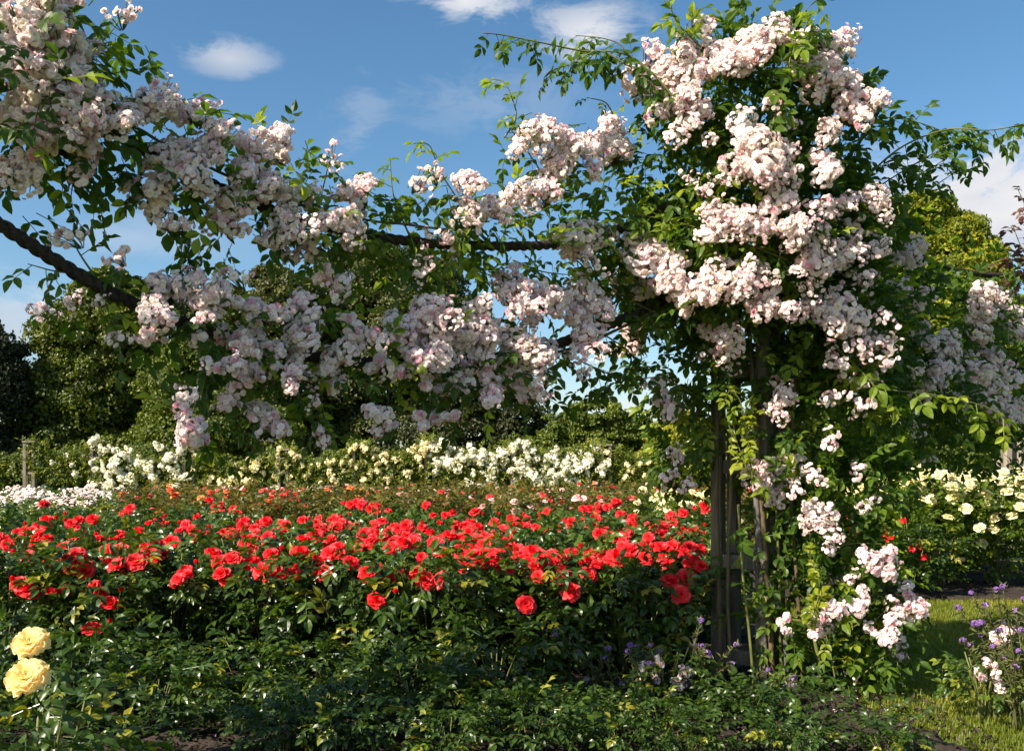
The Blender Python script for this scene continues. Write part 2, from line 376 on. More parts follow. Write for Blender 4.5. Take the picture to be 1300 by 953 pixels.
# ---------------------------------------------------------------- ropes and oak pillars near the camera
PIL = np.array([1.56, 6.25, 0.0])           # main pillar, plan centre
LPIL = np.array([-3.05, 3.15, 0.0])         # pillar just outside the frame on the left
RPIL = np.array([5.5, 9.1, 0.0])            # next pillar on the right, outside the frame
def swag_depth(px):
    """depth of the left swag below a given picture column"""
    k = (px - 650) / FPX; a, b = PIL, LPIL
    t = (a[0] - k * a[1]) / ((a[0] - b[0]) - k * (a[1] - b[1])); t = min(max(t, 0), 1)
    return a[1] + (b[1] - a[1]) * t
def rope_obj(pts, R, label):
    p = smooth_path(pts, 30); seg = np.linalg.norm(np.diff(p, axis=0), axis=1); s = np.concatenate([[0], np.cumsum(seg)])
    n = int(s[-1] / .010); q = np.linspace(0, s[-1], n); p = np.stack([np.interp(q, s, p[:, i]) for i in range(3)], 1)
    t = unit(np.gradient(p, axis=0)); x = unit(np.cross(t, np.array([0, 0, 1.]))); y = np.cross(t, x); sides = 24
    a = np.linspace(0, 2 * np.pi, sides, endpoint=False)
    tw = q / .16 * 2 * np.pi
    rr = R * (.66 + .40 * np.abs(np.cos(1.5 * (a[None] - tw[:, None] / 1.0))))
    V = (p[:, None] + rr[..., None] * (np.cos(a)[None, :, None] * x[:, None] + np.sin(a)[None, :, None] * y[:, None])).reshape(-1, 3)
    i = np.arange(n - 1)[:, None] * sides; j = np.arange(sides)[None]; j2 = (j + 1) % sides
    A, B, C, D_ = i + j, i + j2, i + sides + j2, i + sides + j
    F = np.concatenate([np.stack([A, B, C], -1).reshape(-1, 3), np.stack([A, C, D_], -1).reshape(-1, 3)])
    g = Geo().add(V, F, .5); o = link('rope', mesh('rope', g, M['rope'], True, p[0]), None, tuple(p[0]))
    return tag(o, label, 'rope', 'thick ropes slung between the oak pillars')
def sw(px, py, off=0.0): return W(px, py, swag_depth(px) + off)
up_pts = [np.array([LPIL[0], LPIL[1], 3.45]), sw(-80, 0), sw(60, 110), sw(200, 200), sw(400, 285), sw(600, 312), sw(760, 300), np.array([PIL[0] - .2, PIL[1] - .1, W(0, 235, 6.2)[2]])]
lo_pts = [np.array([LPIL[0], LPIL[1], 2.95]), sw(-60, 252), sw(0, 285), sw(90, 343), sw(180, 390), sw(330, 440), sw(500, 462), sw(700, 440), np.array([PIL[0] - .2, PIL[1] - .1, W(0, 350, 6.2)[2]])]
rope_obj(up_pts, .026, 'upper dark rope under the pink rambling rose, left of the pillar')
rope_obj(lo_pts, .030, 'lower thick twisted rope, bare where it enters the picture at left')
ru_pts = [np.array([PIL[0] + .2, PIL[1] + .1, 3.2]), W(1120, 300, 7.0), W(1200, 340, 7.9), W(1290, 350, 8.6), np.array([RPIL[0], RPIL[1], 3.4])]
rl_pts = [np.array([PIL[0] + .2, PIL[1] + .1, 2.6]), W(1120, 450, 7.0), W(1200, 480, 7.9), W(1290, 470, 8.6), np.array([RPIL[0], RPIL[1], 2.8])]
rope_obj(ru_pts, .026, 'upper rope hidden in shaded rose growth, right of the pillar')
rope_obj(rl_pts, .026, 'lower rope hidden in shaded rose growth, right of the pillar')

def pillar(loc, rz, H, label, group, mat, dx=.155, dy=.12, hw=.038, name='wooden_pillar'):
    t = thing(name, loc, label, 'pillar', group, rz)
    for sx in (-1, 1):
        for sy in (-1, 1):
            g = Geo(); box(g, (0, 0, H / 2 - .05), (hw, hw, H / 2 + .05), 0, bev=.006)
            link('post', mesh('post', g, mat), t, (sx * dx, sy * dy, 0))
    for k in range(int((H - .1) / .62)):
        z = .16 + k * .62
        for s in (-1, 1):
            g = Geo(); box(g, (0, 0, 0), (dx - hw - .002, .024, .045), 0, bev=.004)
            link('rung', mesh('rung', g, mat), t, (0, s * dy, z))
            g = Geo(); box(g, (0, 0, 0), (.024, dy - hw - .002, .045), 0, bev=.004)
            link('rung', mesh('rung', g, mat), t, (s * dx, 0, z))
    g = Geo(); box(g, (0, 0, 0), (dx + hw + .03, dy + hw + .03, .035), 0, bev=.008)
    link('cap', mesh('cap', g, mat), t, (0, 0, H + .037))
    return t
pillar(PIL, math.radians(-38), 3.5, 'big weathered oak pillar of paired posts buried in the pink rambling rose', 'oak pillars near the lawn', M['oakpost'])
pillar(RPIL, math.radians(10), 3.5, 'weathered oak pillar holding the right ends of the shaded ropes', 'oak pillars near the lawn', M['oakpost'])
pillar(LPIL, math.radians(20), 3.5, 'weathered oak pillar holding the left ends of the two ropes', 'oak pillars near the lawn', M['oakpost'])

# ---------------------------------------------------------------- the rambling rose
UP = [(20,20,40),(58,8,34),(20,62,42),(62,70,42),(92,62,24),(30,100,38),(75,108,36),(100,90,22),(18,130,26),(45,155,28),(88,150,30),(125,143,28),(75,182,28),(108,180,25),(50,190,20),
 (188,130,26),(160,146,25),(205,128,18),(240,143,22),(250,155,14),(33,212,24),(0,228,20),(103,225,18,1),(150,22,19,1),(212,200,28),(232,222,26),(190,250,22),(222,182,18),(204,232,20),
 (272,178,22),(245,187,18),(295,262,26),(290,285,18),(265,230,15),(315,183,16),(355,168,20),(352,182,15),(322,212,20),(345,228,18),(370,238,22),(362,262,18),(368,298,24),(385,318,18),
 (340,252,14),(436,285,24),(452,240,18),(456,258,18),(420,200,15,1),(225,292,14),(92,303,20,1),(152,326,19,1),(413,342,14),(425,362,14),(392,268,14),(350,205,14),(300,215,14),(408,285,15)]
LO = [(48,397,16,1),(96,380,14,1),(126,384,11,1),(155,432,15,1),(205,372,26),(232,362,22),(250,378,22),(196,390,18),(203,418,20),(245,415,15),(278,382,19),(300,355,20,1),(336,400,22),(318,420,20),
 (300,432,22),(335,445,18),(300,500,20),(318,470,14),(285,465,18),(330,475,16),(240,532,24),(228,550,15),(255,548,16),(340,525,20),(375,385,17),(398,422,25),(420,455,24),(428,478,16),(368,478,17),
 (350,538,14),(375,448,16),(465,430,20),(478,456,14),(395,515,11,1),(410,545,11),(482,515,14),(528,398,24),(560,395,25),(520,432,20),(548,430,22),(556,455,24),(590,425,24),(572,478,20),(520,465,18),
 (545,488,12),(598,455,18),(620,405,22),(615,430,18),(530,532,13),(560,530,13),(495,546,11),(575,524,11),(620,495,18),(640,488,12),(655,470,20),(672,500,17),(660,440,20),(700,440,16),(685,455,14),
 (340,300,10),(305,440,14),(445,400,12)]
MAIN = [(525,238,15,1),(548,232,14,1),(592,232,17),(555,300,17,1),(580,308,13,1),(600,276,17),(628,268,18),(655,238,13),(640,252,10),(537,330,12,1),(536,348,11,1),(680,168,23),(660,184,12),(697,160,10),
 (722,190,24),(708,212,20),(738,182,12),(690,248,20),(768,176,20),(776,200,19),(752,210,12),(774,160,15),(745,302,22),(758,342,14,1),(732,322,12),(742,382,24),(758,398,18),(728,392,14),(750,430,22),(812,430,20),
 (792,436,14),(736,480,13,1),(826,330,28),(808,312,16),(845,345,22),(800,368,22),(820,372,18),(862,355,20),(860,380,14),(885,365,18),(908,358,18),(937,350,20),(955,345,16),(968,378,22),(970,392,15),(910,432,20),
 (832,490,18,1),(850,512,14),(656,382,20),(696,382,20),(640,362,13),(660,355,14),(672,400,14),(820,108,26),(845,130,24),(846,92,18),(870,150,20),(872,110,14),(890,85,22),(915,62,26),(940,66,24),(926,86,22),
 (962,52,20),(985,38,20),(1003,50,16),(1052,58,20),(1047,88,22),(1062,112,24),(1080,145,20),(1032,95,18),(1020,78,16),(1060,160,13),(1090,128,15),(968,180,26),(945,200,24),(965,212,22),(985,200,14),
 (1052,208,16),(998,232,13,1),(985,272,22),(1005,288,18),(962,284,20),(945,275,14),(920,278,20),(908,292,14),(1040,328,22),(1022,334,14),(1060,326,14),(1048,405,24),(1034,398,16),(1062,422,14),
 (1090,432,17),(1112,256,16),(1062,262,14),(995,512,17),(985,592,22),(970,605,16),(992,618,17),(960,592,11),(980,634,12)]
LOWP = [(1050,570,16,1),(1040,605,11,1),(1076,460,16,1),(1040,660,18),(1024,668,13),(1055,650,13,1),(1113,705,17),(1117,725,13),(1075,738,12,1),(1050,778,16),(1042,796,12),(1094,766,14),(1160,762,16),(1145,772,11),(1165,775,10),
 (1128,800,14),(1142,824,12),(1112,808,9),(995,782,9),(1000,796,7),(1084,852,10,1),(846,574,12,1),(850,606,14,1),(872,618,12,1),(858,590,12,1),(1105,640,13,1),(1060,700,12,1),(1010,625,12,1),(1030,600,12,1),(1090,600,13,1),(930,880,9,1),(1010,870,9,1)]
RIGHT = [(1130,372,20,1),(1155,328,17),(1150,368,18),(1122,330,12),(1160,390,14),(1240,392,20),(1252,376,16),(1280,398,14,1),(1240,420,14),(1200,442,18),(1180,430,14),(1145,460,15),(1186,475,18),(1212,460,17),
 (1240,475,20),(1265,455,17),(1260,495,22),(1295,420,16),(1240,502,17),(1290,482,14,1),(1210,512,14),(1160,540,13,1),(1220,538,13,1),(1275,526,14),(1096,520,11,1),(1172,500,14),(1180,582,10,1),(1100,290,14),(1130,290,12,1),
 (1105,360,14),(1128,420,14,1),(1110,470,12,1),(1295,520,13)]

for _ in range(34):
    a_ = random.uniform(0, 6.28); q_ = math.sqrt(random.random()); LOWP.append((1092 + 46 * q_ * math.cos(a_), 385 + 165 * q_ * math.sin(a_), random.uniform(9, 16), 1))
def pillar_depth(px, py):
    """depth of the bulging rose mass round the pillar top: nearer in its middle"""
    d = 6.25
    rx, ry = (px - 960) / 210, (py - 230) / 260
    q = max(0, 1 - rx * rx - ry * ry)
    if px > 760: d -= .85 * math.sqrt(q)
    if py > 480: d = min(d, 5.95)
    return d
def place_clusters(t, base, lst, depth):
    res = []
    for c in lst:
        px, py, r = c[:3]; sp = len(c) > 3
        d = depth(px, py) + random.uniform(-.16, .0); p = W(px, py, d); R = r / FPX * d * (1.18 if px < 500 else 1.34 if py < 480 else 1.2)
        fl = .0185 if not sp else .02
        kit = CL_SPR if sp and r < 24 else (CL_BIG if R > .098 else CL_MED if R > .068 else CL_SML)
        o = link('blossom_cluster', random.choice(kit), t, tuple(p - base))
        # open towards the camera side and upwards
        n = Vector((random.uniform(-.5, .5) - .15, -1.0, random.uniform(.15, .9))).normalized()
        q = n.to_track_quat('Z', 'Y'); e = q.to_euler(); o.rotation_mode = 'QUATERNION'
        from mathutils import Quaternion
        o.rotation_quaternion = q @ Quaternion((0, 0, 1), random.uniform(0, 6.28))
        o.scale = (R * random.uniform(.92, 1.12), R * random.uniform(.9, 1.1), R * random.uniform(.75, .95))
        res.append((p, R))
    return res
def leaf_cloud(g, P, size=(.10, .15), out=None, droop=.35, kit=COMP5, tone=(.15, .6), young=.16):
    k = rng.random(len(P)) < .52; P = P[k]; out = None if out is None else out[k]; size = (size[0] * 1.32, size[1] * 1.32)
    n = len(P); D = rng.normal(size=(n, 3)) * .8
    if out is not None: D = D + out * 1.1
    D[:, 2] -= droop * rng.uniform(0, 2, n); D = unit(D)
    U = unit(np.array([-.2, -.25, 1.0]) + rng.normal(size=(n, 3)) * .45)
    tn = rng.uniform(tone[0], tone[1], n); y = rng.random(n) < young; tn[y] = rng.uniform(.75, 1, y.sum())
    leaves(g, P, D, U, rng.uniform(size[0], size[1], n), tn, kit)
def around(res, k=4, spread=1.35, back=.22):
    P, O = [], []
    for p, R in res:
        n = int(k * (R / .1) ** 1.3) + 3
        a = rng.uniform(0, 2 * np.pi, n); rr = R * np.sqrt(rng.uniform(.1, spread ** 2, n))
        q = np.stack([np.cos(a) * rr, rng.uniform(.05, back, n), np.sin(a) * rr - .1 * R], 1)
        P.append(p + q); O.append(unit(q))
    return np.vstack(P), np.vstack(O)
def path_cloud(pts, n, rad, sag=.4):
    p = smooth_path(pts, 60); i = rng.uniform(0, len(p) - 1.001, n); a = i.astype(int); f = (i - a)[:, None]
    c = p[a] * (1 - f) + p[a + 1] * f; o = rdir(n); o[:, 2] -= sag * .3
    rr = rad * rng.uniform(.15, 1, n) ** .7
    return c + o * rr[:, None], o
def ell_cloud(px, py, rx, ry, d, rdep, n):
    o = rdir(n); s = rng.uniform(.45, 1.05, n) ** .6
    c = W(px, py, d); q = o * s[:, None] * np.array([rx / FPX * d, rdep, ry / FPX * d])
    return c + q, unit(o * np.array([1, 1, 1.]))
def shoot(gc, gl, pts, rad=.0045, step=.055, size=.12, tone=(.35, .75), kit=COMP5, hang=.5, both=True):
    size = size * 1.75; step = step * .95; rad = rad * 1.2
    p = smooth_path(pts, 36); V, F = tube(p, np.linspace(rad, rad * .4, len(p)), 5); gc.add(V, F, .5)
    seg = np.linalg.norm(np.diff(p, axis=0), axis=1); s = np.concatenate([[0], np.cumsum(seg)])
    q = np.arange(step, s[-1], step); n = len(q)
    if n == 0: return
    P = np.stack([np.interp(q, s, p[:, i]) for i in range(3)], 1)
    T = unit(np.stack([np.interp(q, s, np.gradient(p[:, i])) for i in range(3)], 1))
    side = np.where(np.arange(n) % 2 == 0, 1, -1)[:, None] * np.array([.25, .8, .45])
    D = unit(T * .55 + side * .8 + rng.normal(size=(n, 3)) * .38 - np.array([0, 0, hang]))
    U = unit(np.array([-.15, -.3, 1]) + rng.normal(size=(n, 3)) * .4)
    sz = size * rng.uniform(.75, 1.1, n) * np.linspace(1.05, .78, n)
    leaves(gl, P, D, U, sz, rng.uniform(tone[0], tone[1], n), kit)

def make_rambler(base, label, lists, depths, clouds, canes, shoots, young=None, extra=None):
    t = thing('rambling_rose', base, label, 'rambling rose', 'pink rambling roses trained along the ropes')
    gl, gc = Geo(), Geo(); res = []
    for l_, d_ in zip(lists, depths): res += place_clusters(t, base, l_, d_)
    P, O = around(res); leaf_cloud(gl, P, (.10, .15), O)
    for (P, O, tn, sz) in clouds: leaf_cloud(gl, P, sz, O, tone=tn)
    for pts, r0, r1 in canes:
        p = smooth_path(pts, 40); p = p + rng.normal(size=p.shape) * .002
        V, F = tube(p, np.linspace(r0, r1, len(p)), 7); link('cane', mesh('cane', Geo().add(V, F), M['cane'], True, base), t)
    for s in shoots:
        a, b = Geo(), Geo(); shoot(a, b, **s)
        o = link('shoot', mesh('shoot', a, M['cane_green'], True, base), t)
        if b.V: link('leaves', mesh('shoot_leaves', b, M['ramb_leaf'], False, base), o)
    link('foliage', mesh('foliage', gl, M['ramb_leaf'], False, base), t)
    for nm, pts_list, mat, r0, r1 in (extra or []):
        for pts in pts_list:
            V, F = tube(smooth_path(pts, 30), np.linspace(r0, r1, len(smooth_path(pts, 30))), 8)
            link(nm, mesh(nm, Geo().add(V, F), mat, True, base), t)
    if young:
        for s in young[0]:
            gy, gyl = Geo(), Geo(); shoot(gy, gyl, **s)
            o = link('shoot', mesh('young_shoot', gy, M['cane_green'], True, base), t); o['label'] = young[2]
            link('leaves', mesh('young_leaves', gyl, young[1], False, base), o)
    return t
sd_ = lambda px, py: swag_depth(px)
sdl = lambda px, py: swag_depth(px) - .05
# left plant (rooted at the left pillar)
lp = [P for P in up_pts[:6]]; ll = [P for P in lo_pts[:8]]
c1, o1 = path_cloud(lp, 190, .20); c2, o2 = path_cloud(ll[4:], 130, .20, .9)
c3, o3 = ell_cloud(30, 110, 90, 110, 3.85, .3, 110)
crown_c = np.array([LPIL[0] - .1, LPIL[1] - .1, 3.35]); oo = rdir(180); cc = crown_c + oo * rng.uniform(.4, 1, 180)[:, None] ** .5 * np.array([.6, .6, .6])
pl = [np.array([LPIL[0] + .1, LPIL[1] - .1, 0]), np.array([LPIL[0] + .12, LPIL[1] - .15, 1.7]), np.array([LPIL[0], LPIL[1] + .1, 3.3])]
c5, o5 = path_cloud(pl, 260, .34)
def SH(*p, d=None, **k):
    pts = [W(x, y, (swag_depth(x) if d is None else (d[i] if isinstance(d, (list, tuple)) else d))) for i, (x, y) in enumerate(p)]
    return dict(pts=pts, **k)
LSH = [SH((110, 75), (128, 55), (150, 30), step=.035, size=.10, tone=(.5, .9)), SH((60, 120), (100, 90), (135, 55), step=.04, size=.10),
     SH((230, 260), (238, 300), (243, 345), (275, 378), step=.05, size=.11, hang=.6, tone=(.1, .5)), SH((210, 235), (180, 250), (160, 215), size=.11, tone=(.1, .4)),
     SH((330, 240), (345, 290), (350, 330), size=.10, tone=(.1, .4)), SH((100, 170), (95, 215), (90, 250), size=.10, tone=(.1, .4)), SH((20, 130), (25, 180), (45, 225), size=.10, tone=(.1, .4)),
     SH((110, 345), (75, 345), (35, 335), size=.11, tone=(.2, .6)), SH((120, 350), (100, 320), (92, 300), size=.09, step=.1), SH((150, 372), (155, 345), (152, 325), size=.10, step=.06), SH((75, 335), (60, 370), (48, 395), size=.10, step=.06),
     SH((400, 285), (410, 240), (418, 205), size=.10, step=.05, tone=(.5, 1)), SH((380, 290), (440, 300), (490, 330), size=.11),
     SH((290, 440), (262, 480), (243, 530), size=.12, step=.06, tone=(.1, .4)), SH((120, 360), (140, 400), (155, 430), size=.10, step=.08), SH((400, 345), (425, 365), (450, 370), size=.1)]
LSU = [q for q in LSH if q['pts'][0][2] > 2.45 + .0 * 1]; LSL = [q for q in LSH if q['pts'][0][2] <= 2.45]
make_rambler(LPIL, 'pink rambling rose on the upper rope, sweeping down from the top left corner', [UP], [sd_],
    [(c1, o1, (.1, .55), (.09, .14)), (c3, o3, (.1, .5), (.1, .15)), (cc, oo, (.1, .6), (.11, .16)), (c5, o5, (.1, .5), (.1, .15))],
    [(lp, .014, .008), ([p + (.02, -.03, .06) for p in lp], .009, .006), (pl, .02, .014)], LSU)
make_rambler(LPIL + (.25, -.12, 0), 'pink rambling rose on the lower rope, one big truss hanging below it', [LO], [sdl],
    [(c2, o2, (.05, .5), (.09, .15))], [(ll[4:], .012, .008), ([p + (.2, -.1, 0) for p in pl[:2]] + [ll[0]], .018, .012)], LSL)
# main plant
md = pillar_depth
def mdepth(px, py): return md(px, py) if px > 760 else swag_depth(px) - .03
E = [ell_cloud(*a) for a in [(960, 130, 95, 80, 6.1, .5, 620), (1040, 180, 62, 80, 6.1, .5, 360), (880, 220, 80, 70, 6.0, .4, 420), (960, 300, 120, 90, 6.1, .5, 900), (1050, 290, 62, 100, 6.3, .4, 460),
     (860, 330, 100, 70, 6.0, .4, 560), (960, 400, 100, 60, 6.3, .4, 520), (1060, 410, 90, 90, 6.3, .5, 640), (1075, 520, 75, 90, 6.3, .45, 560), (850, 470, 45, 50, 6.2, .3, 150), (1060, 630, 60, 80, 6.2, .4, 400),
     (1075, 730, 62, 80, 6.1, .35, 330), (1075, 820, 62, 60, 6.0, .35, 300), (870, 560, 28, 60, 6.4, .25, 150), (1000, 520, 36, 80, 5.98, .12, 150), (1008, 650, 34, 90, 6.0, .12, 170), (1000, 790, 30, 80, 6.0, .12, 90), (935, 450, 60, 35, 5.98, .1, 50), (935, 640, 40, 190, 5.97, .06, 34), (905, 520, 26, 60, 6.0, .1, 50), (960, 80, 70, 40, 6.1, .4, 160), (780, 265, 60, 40, 5.9, .3, 120)]]
for _ in range(46):
    a_ = random.uniform(0, 6.28); q_ = math.sqrt(random.random()); MAIN.append((985 + 135 * q_ * math.cos(a_), 310 + 185 * q_ * math.sin(a_), random.uniform(9, 14), 1))
c1, o1 = path_cloud(up_pts[4:], 250, .19); c2, o2 = path_cloud(lo_pts[6:], 110, .20, .8)
PB = PIL.copy()
def Wp(px, py, d=5.98): return W(px, py, d)
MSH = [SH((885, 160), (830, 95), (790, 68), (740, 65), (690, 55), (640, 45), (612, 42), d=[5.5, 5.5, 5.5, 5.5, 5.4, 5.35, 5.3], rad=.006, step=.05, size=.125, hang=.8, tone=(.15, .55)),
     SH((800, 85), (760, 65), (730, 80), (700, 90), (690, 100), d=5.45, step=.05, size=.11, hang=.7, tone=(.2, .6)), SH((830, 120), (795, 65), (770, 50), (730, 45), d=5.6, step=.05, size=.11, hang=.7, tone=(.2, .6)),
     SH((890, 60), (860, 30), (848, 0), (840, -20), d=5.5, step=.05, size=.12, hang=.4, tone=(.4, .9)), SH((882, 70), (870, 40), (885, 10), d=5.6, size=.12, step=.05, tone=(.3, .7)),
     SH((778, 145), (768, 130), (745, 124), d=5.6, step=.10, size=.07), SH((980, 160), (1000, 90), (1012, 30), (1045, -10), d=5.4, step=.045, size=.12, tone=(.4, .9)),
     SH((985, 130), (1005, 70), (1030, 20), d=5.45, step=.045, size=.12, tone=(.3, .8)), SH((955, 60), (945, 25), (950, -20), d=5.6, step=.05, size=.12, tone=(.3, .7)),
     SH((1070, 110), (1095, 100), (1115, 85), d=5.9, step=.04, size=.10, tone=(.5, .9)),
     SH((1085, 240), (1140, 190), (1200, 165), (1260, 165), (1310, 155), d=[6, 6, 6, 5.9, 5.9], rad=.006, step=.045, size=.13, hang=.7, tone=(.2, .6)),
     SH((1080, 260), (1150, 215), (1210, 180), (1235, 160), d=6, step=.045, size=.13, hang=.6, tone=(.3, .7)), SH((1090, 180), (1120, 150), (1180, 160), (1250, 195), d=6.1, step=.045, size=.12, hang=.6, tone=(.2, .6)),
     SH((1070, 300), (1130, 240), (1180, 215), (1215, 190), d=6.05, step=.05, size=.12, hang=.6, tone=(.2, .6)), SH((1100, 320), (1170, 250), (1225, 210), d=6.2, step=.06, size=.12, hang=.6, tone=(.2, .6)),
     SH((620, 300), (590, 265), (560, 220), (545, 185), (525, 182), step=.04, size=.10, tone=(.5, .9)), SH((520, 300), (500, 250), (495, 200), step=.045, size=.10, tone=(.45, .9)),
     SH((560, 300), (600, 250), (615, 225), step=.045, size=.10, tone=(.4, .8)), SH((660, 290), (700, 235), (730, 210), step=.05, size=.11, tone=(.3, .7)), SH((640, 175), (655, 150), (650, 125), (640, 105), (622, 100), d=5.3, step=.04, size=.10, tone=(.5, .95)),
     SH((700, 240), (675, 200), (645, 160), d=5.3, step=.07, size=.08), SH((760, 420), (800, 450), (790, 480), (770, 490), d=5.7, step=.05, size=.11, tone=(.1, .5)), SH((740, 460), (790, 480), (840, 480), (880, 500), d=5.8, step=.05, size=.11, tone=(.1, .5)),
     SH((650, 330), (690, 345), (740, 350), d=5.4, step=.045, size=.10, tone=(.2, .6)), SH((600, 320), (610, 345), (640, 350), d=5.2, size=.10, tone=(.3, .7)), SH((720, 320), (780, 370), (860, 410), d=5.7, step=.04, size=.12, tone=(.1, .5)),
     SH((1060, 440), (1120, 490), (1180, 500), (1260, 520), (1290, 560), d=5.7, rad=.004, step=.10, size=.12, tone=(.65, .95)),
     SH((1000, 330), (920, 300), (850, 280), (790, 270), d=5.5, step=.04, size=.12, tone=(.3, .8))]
ML = [c for c in MAIN if c[0] < 775]; MC = sorted([c for c in MAIN if c[0] >= 775], key=lambda c: -c[2])[:100]; MR = sorted([c for c in MAIN if c[0] >= 775], key=lambda c: -c[2])[100:]
xL = W(775, 0, 5.7)[0]
make_rambler(PB + (-.22, -.2, 0), 'airy pink rambling rose reaching left from the pillar along the two ropes', [ML], [mdepth],
    [(c1, o1, (.3, .8), (.09, .13)), (c2, o2, (.1, .5), (.09, .14))],
    [(up_pts[4:], .013, .008), ([p + (0, -.04, -.05) for p in lo_pts[6:]], .012, .008), ([PIL + (-.22, -.2, 0), PIL + (-.25, -.2, 1.4), PIL + (-.2, -.1, 3.3)], .02, .012)],
    [q for q in MSH if q['pts'][0][0] < xL])
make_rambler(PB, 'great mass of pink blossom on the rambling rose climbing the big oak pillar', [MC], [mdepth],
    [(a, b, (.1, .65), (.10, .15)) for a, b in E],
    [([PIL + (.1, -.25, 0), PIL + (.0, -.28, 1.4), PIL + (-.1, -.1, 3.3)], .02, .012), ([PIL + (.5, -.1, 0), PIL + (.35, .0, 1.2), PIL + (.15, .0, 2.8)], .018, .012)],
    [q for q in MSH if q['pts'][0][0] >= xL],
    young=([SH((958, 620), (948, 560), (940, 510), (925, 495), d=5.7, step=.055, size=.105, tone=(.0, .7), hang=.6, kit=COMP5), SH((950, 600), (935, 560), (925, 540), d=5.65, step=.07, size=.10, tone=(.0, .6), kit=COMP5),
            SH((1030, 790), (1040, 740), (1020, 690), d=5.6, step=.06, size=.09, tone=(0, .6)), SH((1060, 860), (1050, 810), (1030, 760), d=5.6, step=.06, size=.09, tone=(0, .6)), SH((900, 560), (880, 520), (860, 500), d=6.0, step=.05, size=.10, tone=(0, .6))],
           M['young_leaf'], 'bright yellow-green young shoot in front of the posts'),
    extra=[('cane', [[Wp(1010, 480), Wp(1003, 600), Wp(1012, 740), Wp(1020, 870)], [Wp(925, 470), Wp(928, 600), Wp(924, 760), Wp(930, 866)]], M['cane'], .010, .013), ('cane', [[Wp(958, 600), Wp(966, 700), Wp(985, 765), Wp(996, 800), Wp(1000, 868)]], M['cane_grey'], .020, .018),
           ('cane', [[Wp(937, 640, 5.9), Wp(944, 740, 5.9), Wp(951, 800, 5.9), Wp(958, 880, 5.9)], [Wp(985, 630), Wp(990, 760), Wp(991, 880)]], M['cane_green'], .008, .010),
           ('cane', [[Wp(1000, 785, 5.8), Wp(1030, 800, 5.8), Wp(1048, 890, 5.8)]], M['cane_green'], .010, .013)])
def ldepth(px, py): return 6.2 if px < 900 else 5.75
low = make_rambler(PIL + (.55, -.15, 0), 'loose outer growth of the pink rose, white-pink sprays trailing down right of the pillar', [LOWP, MR], [ldepth, mdepth],
    [(ell_cloud(1090, 600, 60, 60, 6.0, .3, 160) + ((.15, .7), (.09, .13)))], [([PIL + (.55, -.15, 0), PIL + (.6, -.2, .8), PIL + (.5, 0, 1.8)], .014, .008)],
    [SH((1080, 850), (1110, 790), (1135, 770), (1165, 765), d=5.75, step=.05, size=.12, tone=(.3, .7)), SH((1090, 860), (1130, 830), (1145, 850), d=5.7, step=.05, size=.12, tone=(.3, .7)), SH((1060, 780), (1090, 720), (1115, 700), d=5.75, step=.05, size=.12, tone=(.3, .7)),
     SH((1100, 800), (1140, 800), (1180, 780), d=5.8, step=.05, size=.11, tone=(.3, .7)), SH((1040, 700), (1080, 690), (1120, 690), d=5.8, step=.05, size=.11, tone=(.3, .7))])
c1, o1 = path_cloud(ru_pts, 260, .25); c2, o2 = path_cloud(rl_pts, 620, .50, .7)
E = [ell_cloud(*a) for a in [(1180, 430, 90, 80, 7.6, .4, 560), (1260, 460, 70, 90, 8.4, .4, 520), (1150, 510, 80, 70, 7.2, .4, 420), (1230, 550, 80, 45, 8.0, .4, 320), (1130, 370, 40, 60, 7.0, .3, 240)]]
make_rambler(RPIL, 'shaded rambling rose garland drooping to the right behind the pillar', [RIGHT], [lambda px, py: 6.35 + (px - 1100) / 200 * 1.45],
    [(c1, o1, (.1, .5), (.10, .15)), (c2, o2, (.1, .5), (.10, .15))] + [(a, b, (.1, .5), (.10, .15)) for a, b in E], [(ru_pts, .014, .012), (rl_pts, .014, .012), ([RPIL, RPIL + (0, .1, 1.8), RPIL + (0, 0, 3.4)], .02, .015)],
    [SH((1260, 420), (1275, 395), (1310, 380), d=8.3, size=.14, step=.05, tone=(.3, .7))],
    young=([SH((1330, 360), (1300, 320), (1285, 285), d=6.6, step=.05, size=.11, tone=(0, .6), kit=COMP5), SH((1330, 340), (1305, 270), (1292, 240), d=6.6, step=.05, size=.10, tone=(0, .6), kit=COMP5), SH((1290, 400), (1275, 350), (1262, 330), d=7.5, step=.08, size=.10, tone=(0, .9))],
           M['copper_leaf'], 'copper-leaved shoot at the picture edge'))

